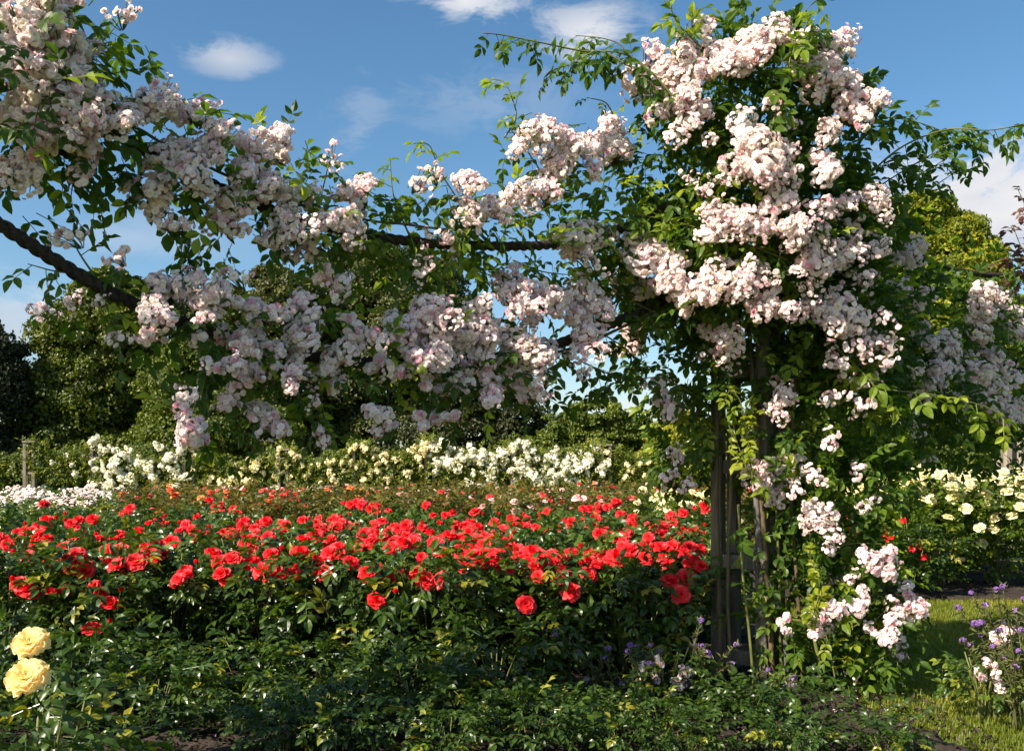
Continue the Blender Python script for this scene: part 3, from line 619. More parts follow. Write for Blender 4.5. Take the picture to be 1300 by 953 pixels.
# ---------------------------------------------------------------- rose bushes
def bush_meshes(seed, H, R, n_leaf, size, mat, kit=COMP5, tone=(.1, .75), young=.06, young_top=True):
    r = np.random.default_rng(seed); g = Geo()
    a = r.uniform(0, 2 * np.pi, n_leaf); z = r.beta(1.7, 1.15, n_leaf)
    prof = np.interp(z, [0, .15, .5, .85, 1], [.35, .65, 1, .9, .45])
    rr = R * prof * np.sqrt(r.uniform(.12, 1.1, n_leaf))
    lump = 1 + .16 * np.sin(3 * a + seed) + .12 * np.sin(7 * z + 2 * a + seed)
    P = np.stack([np.cos(a) * rr * lump, np.sin(a) * rr * lump, .10 + z * (H - .14) * (1 + .07 * np.sin(5 * a + seed))], 1)
    D = unit(np.stack([np.cos(a), np.sin(a), r.uniform(-.35, .5, n_leaf)], 1) + r.normal(size=(n_leaf, 3)) * .55)
    U = unit(np.array([0, 0, 1.0]) + r.normal(size=(n_leaf, 3)) * .38)
    tn = r.uniform(tone[0], tone[1], n_leaf); y = r.random(n_leaf) < young; tn[y] = r.uniform(.85, 1, y.sum())
    leaves(g, P, D, U, r.uniform(size[0], size[1], n_leaf), tn, kit)
    s = Geo()
    for i in range(9):
        an = r.uniform(0, 6.28); q = R * r.uniform(.3, .85); top = H * r.uniform(.8, 1.0)
        p = smooth_path([(0.05 * math.cos(an), .05 * math.sin(an), -.02), (q * .45 * math.cos(an), q * .45 * math.sin(an), top * .45), (q * math.cos(an), q * math.sin(an), top)], 9)
        V, F = tube(p, np.linspace(.009, .004, len(p)), 5); s.add(V, F)
    return mesh('bush_foliage', g, mat), mesh('bush_canes', s, M['cane_green'], True)
RED = [mesh('red_bloom', bloom(200 + i, OPEN if i % 2 else HT, 4, 5, 4.2), [M['red'], M['rose_leaf']], True) for i in range(6)]
RBUD = [mesh('red_bud', bloom(220 + i, BUD, 3, 3, 4.2), [M['red'], M['rose_leaf']], True) for i in range(2)]
CREAM = [mesh('cream_bloom', bloom(240 + i, OPEN if i % 2 else HT, 3, 4, 3.2), [M['cream'], M['cream_leaf']], True) for i in range(4)]
YEL = [mesh('yellow_bloom', bloom(260 + i, RUFF, 7, 9, 5), [M['yellow'], M['rose_leaf']], True) for i in range(2)]
FOLR = [bush_meshes(300 + i, .80 + .05 * (i % 3), .46, 300, (.13, .20), M['rose_leaf']) for i in range(6)]
FOLC = [bush_meshes(320 + i, 1.28, .66, 620, (.13, .19), M['cream_leaf'], tone=(.1, .85), young=.1) for i in range(4)]

ORD = ['first', 'second', 'third', 'fourth', 'fifth', 'sixth', 'seventh', 'eighth', 'ninth', 'tenth', 'eleventh', 'twelfth', 'thirteenth', 'fourteenth', 'fifteenth', 'sixteenth', 'seventeenth', 'eighteenth']
ROWN = ['front row nearest the camera', 'second row from the front', 'third row from the front', 'fourth row from the front', 'fifth row from the front', 'sixth row from the front', 'seventh row from the front', 'eighth row from the front', 'last row']
red_bushes = []
rows = [6.35, 7.0, 7.7, 8.5, 9.4, 10.4, 11.5]
for ri, y in enumerate(rows):
    x0 = (-40 - 650) / FPX * y; x1 = min(1.05 + .12 * ri, (905 - 650) / FPX * y) if ri < 1 else (890 - 650) / FPX * y + .1
    sp = .60 + .05 * ri; xs = np.arange(x0 + random.uniform(0, .3), x1, sp)
    for k, x in enumerate(xs):
        v = random.randrange(6); sc = random.uniform(.93, 1.10)
        lx, ly = x + random.uniform(-.08, .08), y + random.uniform(-.10, .10)
        t = thing('rose_bush', (lx, ly, 0), f'red rose bush, {ORD[k]} from the left in the {ROWN[ri]}', 'rose bush', 'red rose bushes in the big bed')
        rz = random.uniform(0, 6.28)
        link('foliage', FOLR[v][0], t, (0, 0, 0), (0, 0, rz), sc); link('canes', FOLR[v][1], t, (0, 0, 0), (0, 0, rz), sc)
        red_bushes.append((t, np.array([lx, ly, 0]), [0]))
FOLE = [bush_meshes(350 + i, .44, .34, 120, (.12, .18), M['rose_leaf'], tone=(.05, .65)) for i in range(5)]
for ri, (y, sp, s0) in enumerate([(5.5, .50, 1.0), (4.95, .44, .80), (4.45, .40, .66)]):
    for k, x in enumerate(np.arange(-.55 * y - .1 + .1 * ri, 1.75, sp)):
        if (x < -1.2 and y < 4.6) or (x > .15 and ri == 0) or (x > 1.35 and ri == 1): continue
        v = random.randrange(5); sc = s0 * random.uniform(.82, 1.12) * (.72 if x > .15 else 1); t = thing('rose_bush', (x + random.uniform(-.08, .08), y + random.uniform(-.08, .08), 0), f'low rose bush without flowers, {ORD[k] if k < 18 else "last"} from the left in the ' + ['inner', 'middle', 'outer'][ri] + ' edging row', 'rose bush', 'low flowerless rose bushes edging the bed')
        rz = random.uniform(0, 6.28); link('foliage', FOLE[v][0], t, (0, 0, 0), (0, 0, rz), (sc, sc, sc)); link('canes', FOLE[v][1], t, (0, 0, 0), (0, 0, rz), (sc * .8, sc * .8, sc * .72))
# three red bushes between pillar and cream bed
for i, (px, y) in enumerate([(1078, 10.5), (1150, 10.4)]):
    x = (px - 650) / FPX * y; t = thing('rose_bush', (x, y, 0), ['red rose bush glimpsed behind the pink sprays beside the pillar', 'red rose bush in front of the cream roses'][i], 'rose bush', 'red rose bushes in the big bed')
    link('foliage', FOLR[i][0], t, (0, 0, 0), (0, 0, 1), 1.0); link('canes', FOLR[i][1], t, (0, 0, 0), (0, 0, 1), 1.0)
    red_bushes.append((t, np.array([x, y, 0]), [0]))
REDP = [(40,672,3),(65,665,3),(90,675,2),(30,690,3),(15,745,2),(35,752,1),(63,745,2),(22,830,1),(118,662,3),(120,690,2),(140,685,3),(163,650,4),(172,722,3),(180,702,3),(192,680,2),(205,660,4),(215,690,1),
 (227,742,3),(108,720,1),(138,748,2),(140,768,1),(118,800,1),(268,640,2),(290,648,3),(277,645,2),(240,680,3),(262,678,3),(285,680,3),(222,692,2),(295,730,2),(270,705,1),(280,715,1),(340,668,3),(365,672,2),(310,675,2),
 (325,690,3),(345,705,1),(367,710,2),(403,723,2),(355,735,2),(345,720,1),(410,665,3),(422,668,2),(380,692,3),(415,695,3),(438,700,3),(460,695,4),(470,685,4),(500,700,3),(458,642,4),(440,642,3),(474,645,3),(480,735,2),
 (490,733,1),(478,764,1),(500,672,3),(485,665,2),(520,675,3),(545,670,3),(540,700,2),(555,690,1),(575,650,3),(560,660,2),(600,655,2),(540,642,2),(575,700,4),(600,715,3),(615,712,2),(540,737,1),(585,668,2),(610,682,4),
 (635,680,2),(630,692,2),(645,718,3),(660,715,2),(655,665,3),(640,660,2),(675,660,3),(668,768,1),(700,735,2),(695,700,3),(675,710,2),(725,660,2),(740,665,3),(760,645,4),(780,640,4),(750,650,2),(735,705,4),(760,712,4),
 (780,715,3),(800,708,3),(755,725,2),(775,683,2),(790,683,1),(725,752,1),(800,665,3),(815,662,3),(840,670,3),(850,678,2),(870,650,2),(885,645,3),(858,655,2),(845,700,3),(860,705,3),(875,705,2),(870,735,1),(890,720,1),
 (865,755,1),(880,675,3),(1065,655,3),(1080,675,3),(1142,662,2),(1132,684,4),(1160,695,2),(1174,708,1),(850,740,1),(5,690,2),(2,720,2),(60,690,2),(400,680,2),(450,665,2),(650,700,2),(570,680,2),(700,675,2),(820,690,2),(240,660,2)]
for _ in range(95): REDP.append((random.uniform(0, 890), random.triangular(640, 745, 668), random.choice([1, 1, 2])))
DX = [630, 642, 650, 662, 680, 700, 720, 740, 770, 800, 840]; DY = [14.5, 12.5, 11.0, 9.2, 7.6, 6.5, 6.2, 6.0, 5.9, 5.85, 5.6]
for (px, py, n) in REDP:
    d = float(np.interp(py, DX, DY)); 
    if px > 1000: d = 10.1
    c = W(px, py, d)
    t, b, cnt = min(red_bushes, key=lambda q: (q[1][0] - c[0]) ** 2 + (q[1][1] - c[1]) ** 2)
    for k in range(n):
        j = np.array([random.uniform(-.10, .10), random.uniform(-.10, .10), random.uniform(-.045, .045)]) * (0 if n == 1 else 1)
        s = .057 * random.uniform(.72, 1.18)
        if n > 2 and k == n - 1: s *= .7
        if n == 1 and py > 720: s = .062
        tilt = (random.uniform(.25, 1.15), random.uniform(-.5, .5), random.uniform(0, 6.28))
        o = link('bloom', random.choice(RED), t, tuple(c + j - b), (tilt[0], tilt[1], 0), s); cnt[0] += 1
    if random.random() < .5:
        j = np.array([random.uniform(-.15, .15), random.uniform(-.15, .15), random.uniform(0, .07)])
        link('bud', random.choice(RBUD), t, tuple(c + j - b), (random.uniform(-.2, .3), random.uniform(-.3, .3), 0), .034)

# cream bushes right, and two behind the pillar
CRP = []
cbs = []
for i, (px, y, lab) in enumerate([(1120, 11.6, 'cream rose bush directly right of the pillar growth, partly behind red roses'), (1190, 11.2, 'cream rose bush with most blooms facing the lawn, left of the bed corner'), (1262, 11.4, 'leafy cream rose bush at the lawn corner of the bed'),
                                  (1100, 13.2, 'cream rose bush in the second row, just right of the pillar growth'), (1170, 13.0, 'cream rose bush in the second row above the lawn shadow'), (1240, 13.2, 'cream rose bush in the second row near the far oak pillar'), (1315, 13.0, 'cream rose bush cut by the right picture edge'),
                                  (1130, 15.2, 'cream rose bush at the back, its blooms just showing over the others'), (1220, 15.2, 'cream rose bush at the back in front of the far oak pillar'), (838, 14.5, 'cream rose bush between red bed and big pillar'), (880, 13.6, 'cream rose bush seen against the left post of the big pillar')]):
    x = (px - 650) / FPX * y; t = thing('rose_bush', (x, y, 0), lab, 'rose bush', 'cream rose bushes'); k = i % 4; s = random.uniform(.95, 1.06) if i < 9 else .82
    rz = random.uniform(0, 6); link('foliage', FOLC[k][0], t, (0, 0, 0), (0, 0, rz), s); link('canes', FOLC[k][1], t, (0, 0, 0), (0, 0, rz), s)
    for _ in range(58 if i < 9 else 22):
        a = random.uniform(0, 6.28); q = .62 * math.sqrt(random.random()) * s; z = 1.30 * s - .34 * (q / .62) ** 2 + random.uniform(-.05, .10)
        if math.sin(a) < 0 and random.random() < .15: z -= random.uniform(.1, .45); q = .66
        link('bloom', random.choice(CREAM), t, (q * math.cos(a), q * math.sin(a), z), (random.uniform(.1, .9), random.uniform(-.4, .4), 0), random.uniform(.052, .075))

# back beds: one mesh of foliage and one of blooms per bush, shared
SMALL = []
for s in range(3):
    g = bloom(400 + s, [(6, 1, .5, 45, 100, .3, 0), (5, .75, .4, 20, 55, .4, .1)], 2, 3, None, .2); V, F, T, _ = g.arr(); SMALL.append((V, F, T - .4))
BMAT = {'pale': ('pale', 30, .055, .62), 'white': ('white', 16, .062, .5), 'orange': ('orange', 5, .062, .55), 'pink': ('pink', 8, .055, .6), 'red': ('red', 3, .055, .6)}
BLM = {k: [mesh('small_bloom', Geo().add(v, f, t + .4 + .25 * (i - 1)), M[a[0]], True) for i, (v, f, t) in enumerate(SMALL)] for k, a in BMAT.items()}
FOLO = [bush_meshes(500 + i, .92, .62, 230, (.14, .22), M['olive_leaf'], tone=(.0, .9), young=.1) for i in range(4)]
FOLW = [bush_meshes(520 + i, .86, .62, 260, (.14, .22), M['rose_leaf'], tone=(.2, .9)) for i in range(3)]
LABB = {'pale': 'low pale pink rose bush thick with bloom in the far left bed', 'white': 'white-flowered rose bush in the bed beyond the red roses', 'orange': 'rose bush with a few orange blooms beyond the red bed',
        'pink': 'rose bush with scattered small pink blooms beyond the red bed', 'red': 'bushy olive-green rose bush with few coral red blooms beyond the red bed'}
y = 14.0
while y < 27:
    for x in np.arange((-30 - 650) / FPX * y, (1000 - 650) / FPX * y, .98 + (y - 14) * .03):
        px = 650 + FPX * x / y + random.uniform(-10, 10)
        if px > 800 and y < 16.5: continue
        if px < 150 + (y - 14) * 3: kind = 'pale' if y > 15.4 else None
        elif y > 24 and 330 < px < 440: kind = 'white'
        elif y > 22: kind = random.choice(['pink', 'pink', 'red', 'orange'])
        elif px < 420: kind = random.choice(['orange', 'red', 'red'])
        else: kind = random.choice(['pink', 'red', 'red', None])
        lx, ly = x + random.uniform(-.12, .12), y + random.uniform(-.15, .15)
        kk = kind or 'none'
        t = thing('rose_bush', (lx, ly, 0), LABB.get(kind, 'green rose bush with no open bloom beyond the red bed'), 'rose bush', f'{ {"none": "flowerless"}.get(kk, kk) } rose bushes in the beds beyond')
        fo = (FOLW if kind in ('pale', 'white') or px < 150 else FOLO); v = random.randrange(len(fo)); rz = random.uniform(0, 6.28); s = random.uniform(1.02, 1.2) if fo is FOLO else random.uniform(.95, 1.1)
        link('foliage', fo[v][0], t, (0, 0, 0), (0, 0, rz), s)
        if kind:
            _, nb_, sb_, Rb = BMAT[kind]
            for _ in range(nb_ + random.randint(-1, 2)):
                an = random.uniform(0, 6.28); q = Rb * math.sqrt(random.random()) * s; H_ = .92 * s
                link('bloom', random.choice(BLM[kind]), t, (q * math.cos(an), q * math.sin(an), H_ * (1.03 - .20 * (q / Rb) ** 2) + random.uniform(-.10, .04)), (random.uniform(0, .9), random.uniform(-.4, .4), 0), sb_ * random.uniform(.8, 1.2))
    y += .95 + (y - 14) * .04

# yellow rose near the camera bottom left
t = thing('rose_bush', (-1.42, 2.75, 0), 'pale yellow rose bush with two big ruffled blooms, close at the bottom left corner', 'rose bush')
fy = bush_meshes(700, .72, .34, 200, (.11, .16), M['rose_leaf']); link('foliage', fy[0], t); link('canes', fy[1], t)
for (px, py, d, r_) in [(40, 818, 2.75, .050), (36, 862, 2.65, .056)]:
    p = W(px, py, d); link('bloom', YEL[0 if px == 43 else 1], t, tuple(p - np.array([-1.42, 2.75, 0])), (.75, .15 if px == 43 else -.2, .3), r_)

# ---------------------------------------------------------------- purple wallflowers and small pinks at the pillar foot
FLW = []
for s in range(3):
    r = np.random.default_rng(800 + s); g = Geo()
    for i in range(16):
        d = unit(r.normal(size=3) + np.array([0, 0, .5])); p = d * .8 * np.array([1, 1, .8])
        for k in range(4):
            a = k * 1.571 + r.uniform(-.2, .2); x = unit(np.cross(d, (0.3, .2, .9))); y_ = np.cross(d, x)
            e = math.cos(a) * x + math.sin(a) * y_; f_ = -math.sin(a) * x + math.cos(a) * y_
            V = np.array([p, p + e * .35 - f_ * .22 + d * .08, p + e * .55 + d * .02, p + e * .35 + f_ * .22 + d * .08]); g.add(V, [(0, 1, 2), (0, 2, 3)], r.uniform(0, 1))
    FLW.append(mesh('flower_head', g, M['purple'], False))
def wallflower(px, d, heads, label, h=.45):
    x = (px - 650) / FPX * d; base = np.array([x, d, 0]); t = thing('wallflower', base, label, 'wallflower', 'purple wallflowers round the lawn edge')
    g = Geo(); gs = Geo()
    for (hx, hy) in heads:
        p1 = W(hx, hy, d + random.uniform(-.15, .15)); p0 = base + (random.uniform(-.08, .08), random.uniform(-.05, .05), 0)
        pth = smooth_path([p0, p0 * .5 + p1 * .5 + (random.uniform(-.03, .03), 0, .04), p1], 12); V, F = tube(pth, np.linspace(.006, .003, len(pth)), 4); gs.add(V, F, .4)
        n = 46; i = rng.uniform(2, len(pth) - 1.01, n); a = i.astype(int); f = (i - a)[:, None]; P = pth[a] * (1 - f) + pth[a + 1] * f
        D = unit(rdir(n) + unit(p1 - p0) * .8); g.add(*bake(LV * (.45, 1, 1), LF, np.zeros(len(LV)), frames(D, rdir(n)), P, rng.uniform(.03, .055, n), rng.uniform(0, 1, n)))
        link('flower_head', random.choice(FLW), t, tuple(p1 - base), (random.uniform(-.3, .3), random.uniform(-.3, .3), random.uniform(0, 6)), random.uniform(.016, .024))
    link('stems', mesh('stems', gs, M['wall_leaf'], True, base), t); link('foliage', mesh('wallflower_leaves', g, M['wall_leaf'], False, base), t)
wallflower(775, 5.5, [(706, 806), (717, 830), (733, 828), (711, 858), (772, 823), (768, 836), (745, 862), (752, 900)], 'wallflower with long grey spikes leaning left, furthest from the pillar')
wallflower(815, 5.4, [(800, 818), (797, 826), (808, 820), (826, 818), (838, 826), (825, 843), (822, 833), (814, 858), (790, 866)], 'wallflower with a knot of violet heads, in the middle of the clump')
wallflower(880, 5.5, [(890, 787), (882, 820), (892, 820), (898, 828), (900, 832), (908, 858), (935, 818), (930, 842), (875, 864)], 'wallflower with violet heads against the foot of the left post')
wallflower(1285, 5.3, [(1233, 752), (1265, 748), (1251, 768), (1216, 771), (1238, 791), (1245, 790), (1222, 812), (1232, 818), (1272, 790), (1285, 798), (1292, 788), (1247, 806)], 'wallflower at the right edge with heads spread over the lawn')
wallflower(1300, 5.0, [(1273, 744), (1290, 775), (1260, 820), (1275, 835), (1297, 800), (1293, 826), (1290, 846), (1268, 800), (1300, 760)], 'wallflower cut off by the right picture edge')
wallflower(960, 5.5, [(965, 878), (975, 850), (1008, 860), (1140, 845)][:3], 'small wallflower between the posts of the big pillar')
# small shrub roses low down
for (px, d, pts, lab) in [(850, 5.35, [(822, 850), (840, 842), (868, 850), (835, 862), (858, 868)], 'small shell-pink shrub rose at the foot of the left post'),
                          (1262, 5.1, [(1268, 812), (1262, 843), (1248, 858), (1275, 870), (1275, 800)], 'small white-pink shrub rose among the wallflowers at right')]:
    base = np.array([(px - 650) / FPX * d, d + .1, 0]); t = thing('shrub_rose', base, lab, 'shrub rose'); f_, s_ = bush_meshes(900 + px, .36, .24, 90, (.08, .12), M['rose_leaf'], tone=(.3, .9))
    link('foliage', f_, t); link('canes', s_, t)
    for (x, y_) in pts: link('blossom_cluster', random.choice(CL_SML), t, tuple(W(x, y_, d) - base), (1.0, random.uniform(-.3, .3), 0), .042)

# ---------------------------------------------------------------- far rope pergola with climbing roses
FCL = [cluster_mesh('far_cluster', 1000 + i, 24, .34, .9, M['white'], M['pedicel'], 1.0, False, SMALL) for i in range(3)]
FCC = [cluster_mesh('far_cluster_cream', 1010 + i, 16, .34, .9, M['cream'], M['pedicel'], 1.0, False, SMALL) for i in range(2)]
FD = 38.0
FP = [(-75, 563), (38, 562), (123, 562), (240, 574), (360, 572), (455, 566), (545, 563), (655, 566), (768, 566), (880, 566)]
FLAB = ['outermost left far pillar', 'bare grey far oak pillar, leftmost in the row, against the dark holly', 'far oak pillar with white roses hanging on it, second from the left', 'far oak pillar hidden by thin white roses', 'far oak pillar standing clear below the blossom garland, left of centre', 'far oak pillar inside the cream climbing rose',
        'far oak pillar at the left end of the white garland', 'far oak pillar in the middle of the white garland', 'far oak pillar at the right end of the white garland', 'far oak pillar hidden behind the big near pillar']
def fz(py): return EYE - (py - HOR) / FPX * FD
for i, (px, py) in enumerate(FP):
    if i in (0, 9): continue
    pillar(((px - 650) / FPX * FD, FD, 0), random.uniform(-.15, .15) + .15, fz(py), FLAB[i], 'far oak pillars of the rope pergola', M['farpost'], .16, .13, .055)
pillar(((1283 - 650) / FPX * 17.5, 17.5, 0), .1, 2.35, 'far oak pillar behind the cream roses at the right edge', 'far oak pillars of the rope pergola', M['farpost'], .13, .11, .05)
def far_rose(i, dens, leafd, kit, lab, low=0):
    (xa, ya), (xb, yb) = FP[i], FP[i + 1]; base = np.array([(xa - 650) / FPX * FD, FD, 0]); t = thing('climbing_rose', base, lab, 'climbing rose', 'climbing roses on the far pergola')
    A, B = W(xa, ya, FD), W(xb, yb, FD); g = Geo(); P = []; 
    for (dz, sag) in ((0, .75), (-.75, .55)):
        n = leafd; u = rng.uniform(0, 1, n); c = A + (B - A) * u[:, None]; c[:, 2] += dz - sag * 4 * u * (1 - u)
        P.append(c + rdir(n) * rng.uniform(.1, 1, n)[:, None] * np.array([.3, .3, .32 + low]))
    n = int(leafd * .9); c = np.stack([np.full(n, A[0]), np.full(n, A[1]), rng.uniform(.2, A[2] + .1, n)], 1); o = rdir(n) * rng.uniform(.2, 1, n)[:, None] * np.array([.62, .5, .3]); P.append(c + o + np.array([0, .55, 0]))
    if low:
        n = int(leafd * 1.2); c = A + (B - A) * rng.uniform(0, 1, n)[:, None]; c[:, 2] = rng.uniform(.5, 2.2, n); P.append(c + rdir(n) * .3)
    P = np.vstack(P); n = len(P); D = rdir(n); U = unit(rdir(n) * .5 + np.array([0, -.4, .9]))
    leaves(g, P, D, U, rng.uniform(.22, .34, n), rng.uniform(.1, .95, n), COMP5)
    link('foliage', mesh('climber_foliage', g, M['climb_leaf'], False, base), t)
    if dens:
        w = rng.choice(n, dens, replace=False)
        for q in P[w]:
            link('blossom_cluster', random.choice(kit), t, tuple(q + np.array([0, -.22, .05]) - base), (random.uniform(.6, 1.3), 0, random.uniform(0, 6)), random.uniform(.15, .27) if dens >= 85 else random.uniform(.12, .20))
far_rose(1, 10, 520, FCL, 'mostly leafy climbing rose between the two leftmost far pillars')
far_rose(2, 85, 560, FCL, 'white climbing rose thick on the second far pillar from the left', .1)
far_rose(3, 42, 560, FCC, 'thin cream climbing rose on ropes left of the clear far pillar')
far_rose(4, 45, 560, FCC, 'loose creamy climbing rose garland right of the clear far pillar')
far_rose(5, 70, 760, FCC, 'bushy cream climbing rose, highest in the far row, near centre', .1)
far_rose(6, 100, 620, FCL, 'dense white climbing rose garland, its left half', .35)
far_rose(7, 100, 620, FCL, 'dense white climbing rose garland, its right half', .3)
far_rose(8, 20, 420, FCC, 'sparse climbing rose on the ropes right of the white garland')
for i in range(1, 9):
    (xa, ya), (xb, yb) = FP[i], FP[i + 1]; A, B = W(xa, ya + 1, FD), W(xb, yb + 1, FD); u = np.linspace(0, 1, 14)[:, None]; p = A + (B - A) * u; p[:, 2:] -= .75 * 4 * u * (1 - u)
    V, F = tube(p, .035, 6); o = link('rope', mesh('far_rope', Geo().add(V, F), M['rope'], True, A), None, tuple(A)); tag(o, f'far pergola rope, {ORD[i-1]} span from the left', 'rope', 'ropes of the far pergola')

# ---------------------------------------------------------------- trees
def tree(name, D, lobes, mat, label, cat='tree', group='trees beyond the rose garden', leaf=.20, nper=150, sub=.24, base_px=None, flat=1.0, dens=1.0, upb=.45):
    """lobes in picture pixels at depth D: (px, py, rx, ry)"""
    cs = [(W(a, b, D + rng.uniform(-.6, .6)), rx / FPX * D, ry / FPX * D) for a, b, rx, ry in lobes]
    bx = np.mean([c[0][0] for c in cs]) if base_px is None else (base_px - 650) / FPX * D
    base = np.array([bx, D, 0.]); t = thing(name, base, label, cat, group); g = Geo(); tr = Geo()
    for c, rx, rz_ in cs:
        ry_ = min(rx, rz_ * 1.5) * .9; area = 4 * np.pi * ((rx * rz_ + rx * ry_ + ry_ * rz_) / 3)
        rs = sub * (rx * rz_) ** .5 + .12; ns = int(max(14, area / (rs * rs) * .62)); o = rdir(ns); o[:, 1] -= .25; o = unit(o)
        C = c + o * np.array([rx, ry_, rz_]) * rng.uniform(.62, 1.0, ns)[:, None]; R = rs * rng.uniform(.55, 1.25, ns)
        nl = (nper * dens * (R / .6) ** 1.6 * (.2 / leaf) ** 1.6).astype(int) + 12
        idx = np.repeat(np.arange(ns), nl); n = len(idx); d = rdir(n); d[:, 2] += upb; d += o[idx] * .35; d = unit(d)
        P = C[idx] + d * (R[idx] * rng.uniform(.55, 1.08, n) ** .8)[:, None] * np.array([1.15, 1.15, .78 * flat])
        nm = unit(d + rng.normal(size=(n, 3)) * .6); D_ = unit(np.cross(nm, rdir(n)))
        tn = np.clip(rng.normal(.45, .2, ns)[idx] + rng.normal(0, .14, n), 0, 1)
        g.add(*bake(DIA[0], DIA[1], np.zeros(len(DIA[0])), frames(D_, nm), P, leaf * rng.uniform(.65, 1.2, n), tn))
        V, F = tube(smooth_path([base + (0, 0, .3), base * .55 + c * .45, c], 8), np.linspace(.16, .05, 9)[:len(smooth_path([base, base * .5 + c * .5, c], 8))], 6) if False else (None, None)
        pth = smooth_path([base + (0, 0, min(1.2, c[2] * .4)), base * .6 + c * .4, c + (0, 0, rz_ * .4)], 8); V, F = tube(pth, np.linspace(.14, .03, len(pth)), 6); tr.add(V, F)
    h = max(c[0][2] for c in cs); pth = smooth_path([base + (0, 0, -.1), base + (.1, 0, h * .35), base + (-.05, 0, h * .8)], 9); V, F = tube(pth, np.linspace(.10 + h * .022, .06, len(pth)), 9); tr.add(V, F)
    link('crown', mesh('crown', g, mat, False, base), t); link('trunk', mesh('trunk', tr, M['bark'], True, base), t)
    return t
tree('yew_tree', 56, [(-20, 520, 48, 95), (2, 452, 26, 40), (5, 590, 30, 50), (-30, 440, 30, 40), (14, 500, 16, 40)], M['yew'], 'very dark yew at the left edge of the view', leaf=.24, upb=.2)
tree('holly_tree', 60, [(140, 362, 26, 22), (128, 385, 40, 38), (112, 440, 66, 55), (105, 505, 90, 65), (100, 570, 102, 52), (165, 420, 45, 55), (150, 480, 60, 60)], M['holly'], 'tall dense olive-green evergreen cone left of the garland', leaf=.26, nper=130, sub=.17)
tree('broadleaf_tree', 57, [(235, 500, 55, 55), (285, 545, 60, 50), (255, 450, 34, 34), (225, 565, 50, 40), (335, 560, 50, 42)], M['spread'], 'mid-green broad tree right of the evergreen cone, behind the garland', leaf=.24)
tree('oak_tree', 74, [(330, 425, 56, 50), (300, 470, 50, 50), (372, 385, 46, 38), (350, 480, 60, 60), (290, 395, 36, 32), (345, 355, 26, 16), (205, 420, 60, 60)], M['oak'], 'dark oak left of the biggest oak, seen through the garland', leaf=.27)
tree('oak_tree', 78, [(445, 360, 50, 36), (500, 345, 50, 34), (548, 372, 46, 38), (470, 325, 36, 20), (520, 410, 90, 50), (425, 420, 60, 50), (580, 415, 32, 40), (470, 480, 90, 60), (560, 480, 60, 60), (410, 520, 80, 60), (500, 555, 100, 50)], M['oak'], 'biggest dark oak in the centre rising behind the blossom garland', leaf=.30)
tree('cedar_tree', 70, [(600, 500, 60, 34), (640, 530, 52, 30), (590, 555, 75, 30), (655, 560, 50, 26), (620, 465, 34, 20), (560, 585, 90, 22), (630, 590, 70, 20)], M['cedar'], 'dark layered cedar between the big oak and the rounded tree', leaf=.24, flat=.7)
tree('maple_tree', 58, [(757, 526, 38, 17), (725, 542, 34, 17), (795, 545, 34, 18), (765, 556, 55, 20), (705, 566, 42, 20), (740, 585, 70, 24), (810, 578, 30, 24)], M['spread'], 'wide rounded green tree with layered branches right of centre', leaf=.22, flat=.75, nper=170)
tree('broadleaf_tree', 46, [(850, 560, 26, 24), (872, 545, 26, 20), (835, 588, 30, 22), (880, 580, 36, 28), (900, 600, 40, 24)], M['lime'], 'light green bushy tree just left of the big pillar', leaf=.17)
tree('lime_tree', 52, [(1178, 264, 36, 18), (1138, 275, 34, 22), (1256, 345, 26, 40), (1105, 300, 30, 30), (1212, 300, 40, 28), (1170, 315, 58, 36), (1236, 335, 32, 34), (1130, 345, 50, 48), (1200, 365, 68, 44), (1250, 385, 26, 26), (1150, 420, 80, 50), (1220, 440, 60, 50), (1180, 500, 95, 50), (1110, 280, 18, 18)], M['lime'], 'tall sunlit yellow-green lime tree right of the pillar', leaf=.20, nper=125, sub=.17)
tree('broadleaf_tree', 60, [(1290, 450, 45, 45), (1310, 530, 55, 60), (1240, 560, 60, 40), (1300, 400, 30, 28), (1270, 590, 60, 30)], M['spread'], 'green tree behind the garland at the right edge', leaf=.24)
tree('broadleaf_tree', 64, [(980, 560, 80, 40), (1060, 550, 60, 40), (930, 580, 50, 30), (1110, 575, 60, 35)], M['oak'], 'low dark tree hidden behind the big pillar', leaf=.26)
for i, (px, py, rx, ry, lab) in enumerate([(25, 598, 42, 22, 'leftmost rounded shrub behind the first far pillar'), (100, 596, 48, 24, 'olive shrub between the two leftmost far pillars'), (185, 590, 48, 26, 'bright leafy shrub right of the second far pillar'), (270, 600, 45, 18, 'low shrub under the hanging single blossom cluster'),
        (345, 600, 45, 16, 'low shrub behind the clear far pillar'), (430, 598, 42, 20, 'shrub left of the cream climbing rose'), (520, 596, 46, 22, 'shrub behind the left end of the white garland'), (610, 596, 50, 20, 'shrub behind the left half of the white garland'),
        (700, 598, 50, 22, 'shrub behind the right half of the white garland'), (790, 604, 34, 22, 'clipped dense green shrub right of the last clear far pillar'), (840, 606, 36, 20, 'low shrub left of the big pillar'), (1180, 596, 70, 26, 'shrub behind the cream roses'), (1270, 600, 60, 24, 'shrub behind the pillar at the right edge')]):
    tree('garden_shrub', 43.5 + (i % 3), [(px, py, rx, ry), (px - rx * .5, py + 8, rx * .6, ry * .8), (px + rx * .55, py + 6, rx * .6, ry * .85)], M['holly' if i % 3 == 0 else 'climb_leaf' if i % 3 == 1 else 'spread'], lab, 'shrub', 'shrubs behind the far pergola', leaf=.16, nper=110)
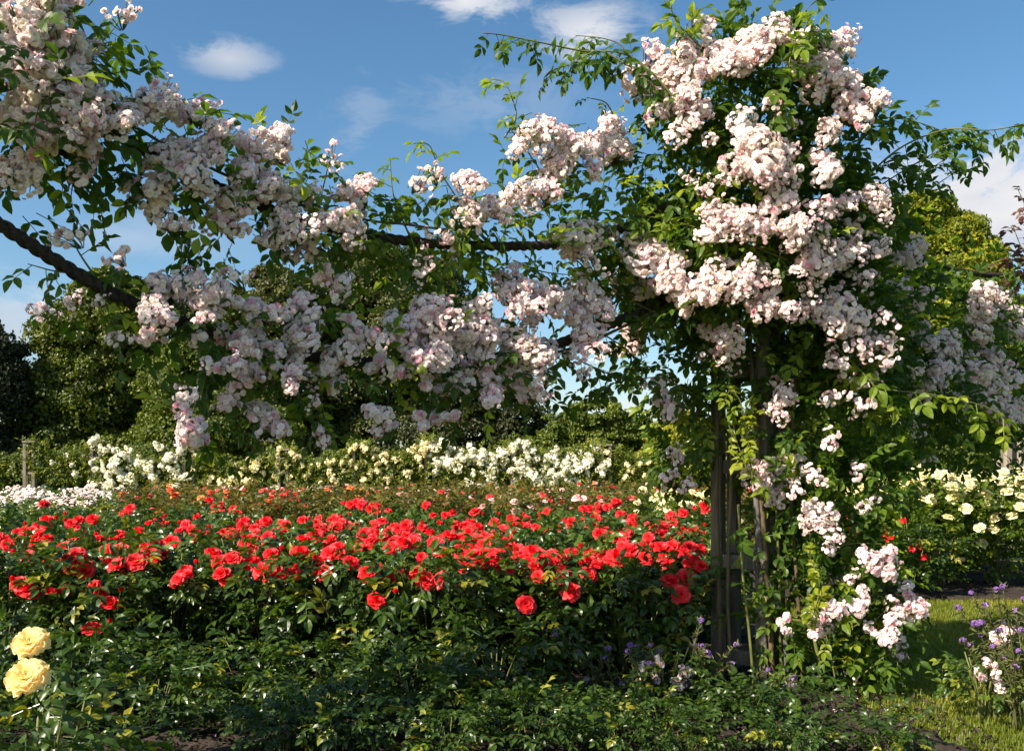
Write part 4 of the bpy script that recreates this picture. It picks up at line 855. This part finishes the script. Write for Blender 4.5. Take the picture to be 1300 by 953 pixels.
# far wood closing the horizon
g = Geo()
for k in range(60):
    x = -110 + k * 3.9; D0 = 120 + rng.uniform(-8, 8); r0 = rng.uniform(3.2, 4.6); hz = rng.uniform(1.8, 3.6); n = 1500; d = rdir(n); d[:, 2] = np.abs(d[:, 2]) * 1.2 - .2
    P = np.array([x, D0, hz * .5]) + d * np.array([r0, r0, hz + .8]) * rng.uniform(.8, 1.05, n)[:, None]
    g.add(*bake(DIA[0], DIA[1], np.zeros(len(DIA[0])), frames(rdir(n), d), P, np.full(n, .6), rng.uniform(.1, .8, n)))
tag(link('distant_wood', mesh('distant_wood', g, M['oak'])), 'distant wood closing the view beyond the garden', 'wood', kind='stuff')

# ---------------------------------------------------------------- ground
def sheet(name, poly, z, mat, kind='structure'):
    import bmesh
    bm = bmesh.new(); vs = [bm.verts.new((x, y, z)) for x, y in poly]; bm.faces.new(vs); me = bpy.data.meshes.new(name); bm.to_mesh(me); bm.free(); me.materials.append(mat)
    o = link(name, me); tag(o, kind=kind); return o
sheet('ground', [(-400, -60), (400, -60), (400, 700), (-400, 700)], -.012, M['lawn'])
def edge_poly(x0, x1, y0, y1, wob, n=30):
    P = []
    for u in np.linspace(0, 1, n): P.append((x0 + (x1 - x0) * u, y0 + wob * math.sin(u * 9)))
    for u in np.linspace(0, 1, n)[1:]: P.append((x1 + wob * math.sin(u * 14), y0 + (y1 - y0) * u))
    for u in np.linspace(1, 0, n)[1:]: P.append((x0 + (x1 - x0) * u, y1))
    return P
def soil(name, x0, x1, y0, y1, step, amp, wob=0.0):
    nx, ny = int((x1 - x0) / step) + 2, int((y1 - y0) / step) + 2; X, Y = np.meshgrid(np.linspace(x0, x1, nx), np.linspace(y0, y1, ny)); X = X + (wob * np.sin(Y * 3.1) * (X - x0) / (x1 - x0))
    Z = amp * (.5 * np.sin(X * 13 + 2 * np.sin(Y * 7)) * np.sin(Y * 11 + X * 3) + .8 * rng.normal(size=X.shape) * .6) + .035
    e = np.minimum.reduce([np.arange(nx)[None] + 0 * Z, (nx - 1 - np.arange(nx))[None] + 0 * Z, np.arange(ny)[:, None] + 0 * Z, (ny - 1 - np.arange(ny))[:, None] + 0 * Z]); Z = np.where(e < 1, -.03, Z)
    V = np.stack([X, Y, Z], -1).reshape(-1, 3); i, j = np.meshgrid(np.arange(ny - 1), np.arange(nx - 1), indexing='ij'); p = (i * nx + j).ravel()
    F = np.concatenate([np.stack([p, p + 1, p + nx + 1], 1), np.stack([p, p + nx + 1, p + nx], 1)]); o = link(name, mesh(name, Geo().add(V, F), M['soil'], True)); return tag(o, kind='structure')
soil('flower_bed', -6, 2.12, 2.2, 8.2, .045, .016, .10); soil('flower_bed', -12, 2.35, 8.2, 14.3, .15, .02); soil('flower_bed', -16, 8, 14.3, 29, .4, .02); soil('flower_bed', 2.64, 13, 10.05, 14.3, .12, .02)
# clods and mulch on the near bed
n = 9000; P = np.stack([rng.uniform(-4, 2.4, n), rng.uniform(4.2, 7.6, n), np.full(n, .045)], 1); D = rdir(n); D[:, 2] *= .3; U = unit(rdir(n) * .6 + np.array([0, 0, 1.]))
g = Geo(); g.add(*bake(DIA[0] * (1, .8, 2.5), DIA[1], np.zeros(len(DIA[0])), frames(unit(D), U), P, rng.uniform(.012, .05, n), rng.uniform(0, 1, n) ** 2))
gp = Geo(); n_ = 170; Pp = np.stack([rng.uniform(-3.4, 3.2, n_), 5.1 + rng.random(n_) ** 2 * 1.6, np.full(n_, .07)], 1); vp, fp = petal(1, .5, 60, 110, .3, 3, 3); gp.add(*bake(vp, fp, np.zeros(len(vp)), frames(unit(rdir(n_) * (1, 1, .2)), unit(rdir(n_) * .6 + np.array([0, 0, 1.]))), Pp, rng.uniform(.009, .017, n_), rng.uniform(0, .8, n_))); tag(link('fallen_petals', mesh('fallen_petals', gp, M['blush'], True)), 'pale fallen petals on the soil and grass', 'petals', kind='stuff')
tag(link('mulch', mesh('mulch', g, M['clod'])), 'bark mulch and crumbs on the dark bed soil', 'mulch', kind='stuff')
# low weeds and fallen leaves along the front of the bed
n = 2600; P = np.stack([rng.uniform(-3.4, 1.9, n), rng.uniform(4.35, 5.9, n), np.zeros(n)], 1); mx_ = np.clip(EYE - 270 * P[:, 1] / FPX, .04, .26)
lump_ = np.clip(.62 + .38 * np.sin(P[:, 0] * 7.3 + 2 * np.sin(P[:, 1] * 6)) + .25 * np.sin(P[:, 1] * 11 + P[:, 0] * 4), .06, 1); P[:, 2] = .03 + mx_ * lump_ * rng.uniform(.2, .85, n); P = P[rng.random(n) < lump_ * 1.2]; n = len(P)
g = Geo(); D = rdir(n); D[:, 2] = np.abs(D[:, 2]) * .5 + .1; leaves(g, P, unit(D), unit(rdir(n) * .4 + np.array([0, 0, 1.])), rng.uniform(.06, .12, n), rng.uniform(0, .6, n), COMP5)
tag(link('ground_cover', mesh('ground_cover', g, M['rose_leaf'])), 'low leafy ground cover along the bed front', 'ground cover', kind='stuff')
# grass
n = 190000; X = rng.uniform(2.0, 7.4, n); Y = rng.uniform(4.3, 10.2, n) ; k = (Y < 10.1) & ((X > 2.16 + .10 * np.sin(Y * 3.1))) & (X < .60 * Y + .4); X, Y = X[k], Y[k]; n = len(X)
a = rng.uniform(0, 6.28, n); h = rng.uniform(.02, .055, n); w = rng.uniform(.0016, .003, n) * 1.3; lx, ly = np.cos(a), np.sin(a); tl = rng.uniform(.1, .9, n) * h
B = np.stack([X, Y, np.full(n, -.012)], 1); side = np.stack([-ly, lx, 0 * a], 1) * w[:, None]; lean = np.stack([lx * tl, ly * tl, h], 1)
V = np.stack([B - side, B + side, B + lean * .6 + side * .7, B + lean * .6 - side * .7, B + lean * (1, 1, .95)], 1).reshape(-1, 3); q = np.arange(n)[:, None] * 5
F = np.concatenate([q + [0, 1, 2], q + [0, 2, 3], q + [3, 2, 4]]); patch = .5 + .25 * np.sin(X * 2.1 + np.sin(Y)) * np.sin(Y * 1.7)
tag(link('grass', mesh('grass', Geo().add(V, F, np.repeat(np.clip(patch + rng.normal(0, .2, n), 0, 1), 5)), M['grass'])), 'short mown lawn grass right of the pillar', 'grass', kind='stuff')
print('objects', len(bpy.data.objects), 'tris', sum(len(o.data.polygons) for o in bpy.data.objects if o.type == 'MESH'), 'unique', sum(len(m.polygons) for m in bpy.data.meshes))
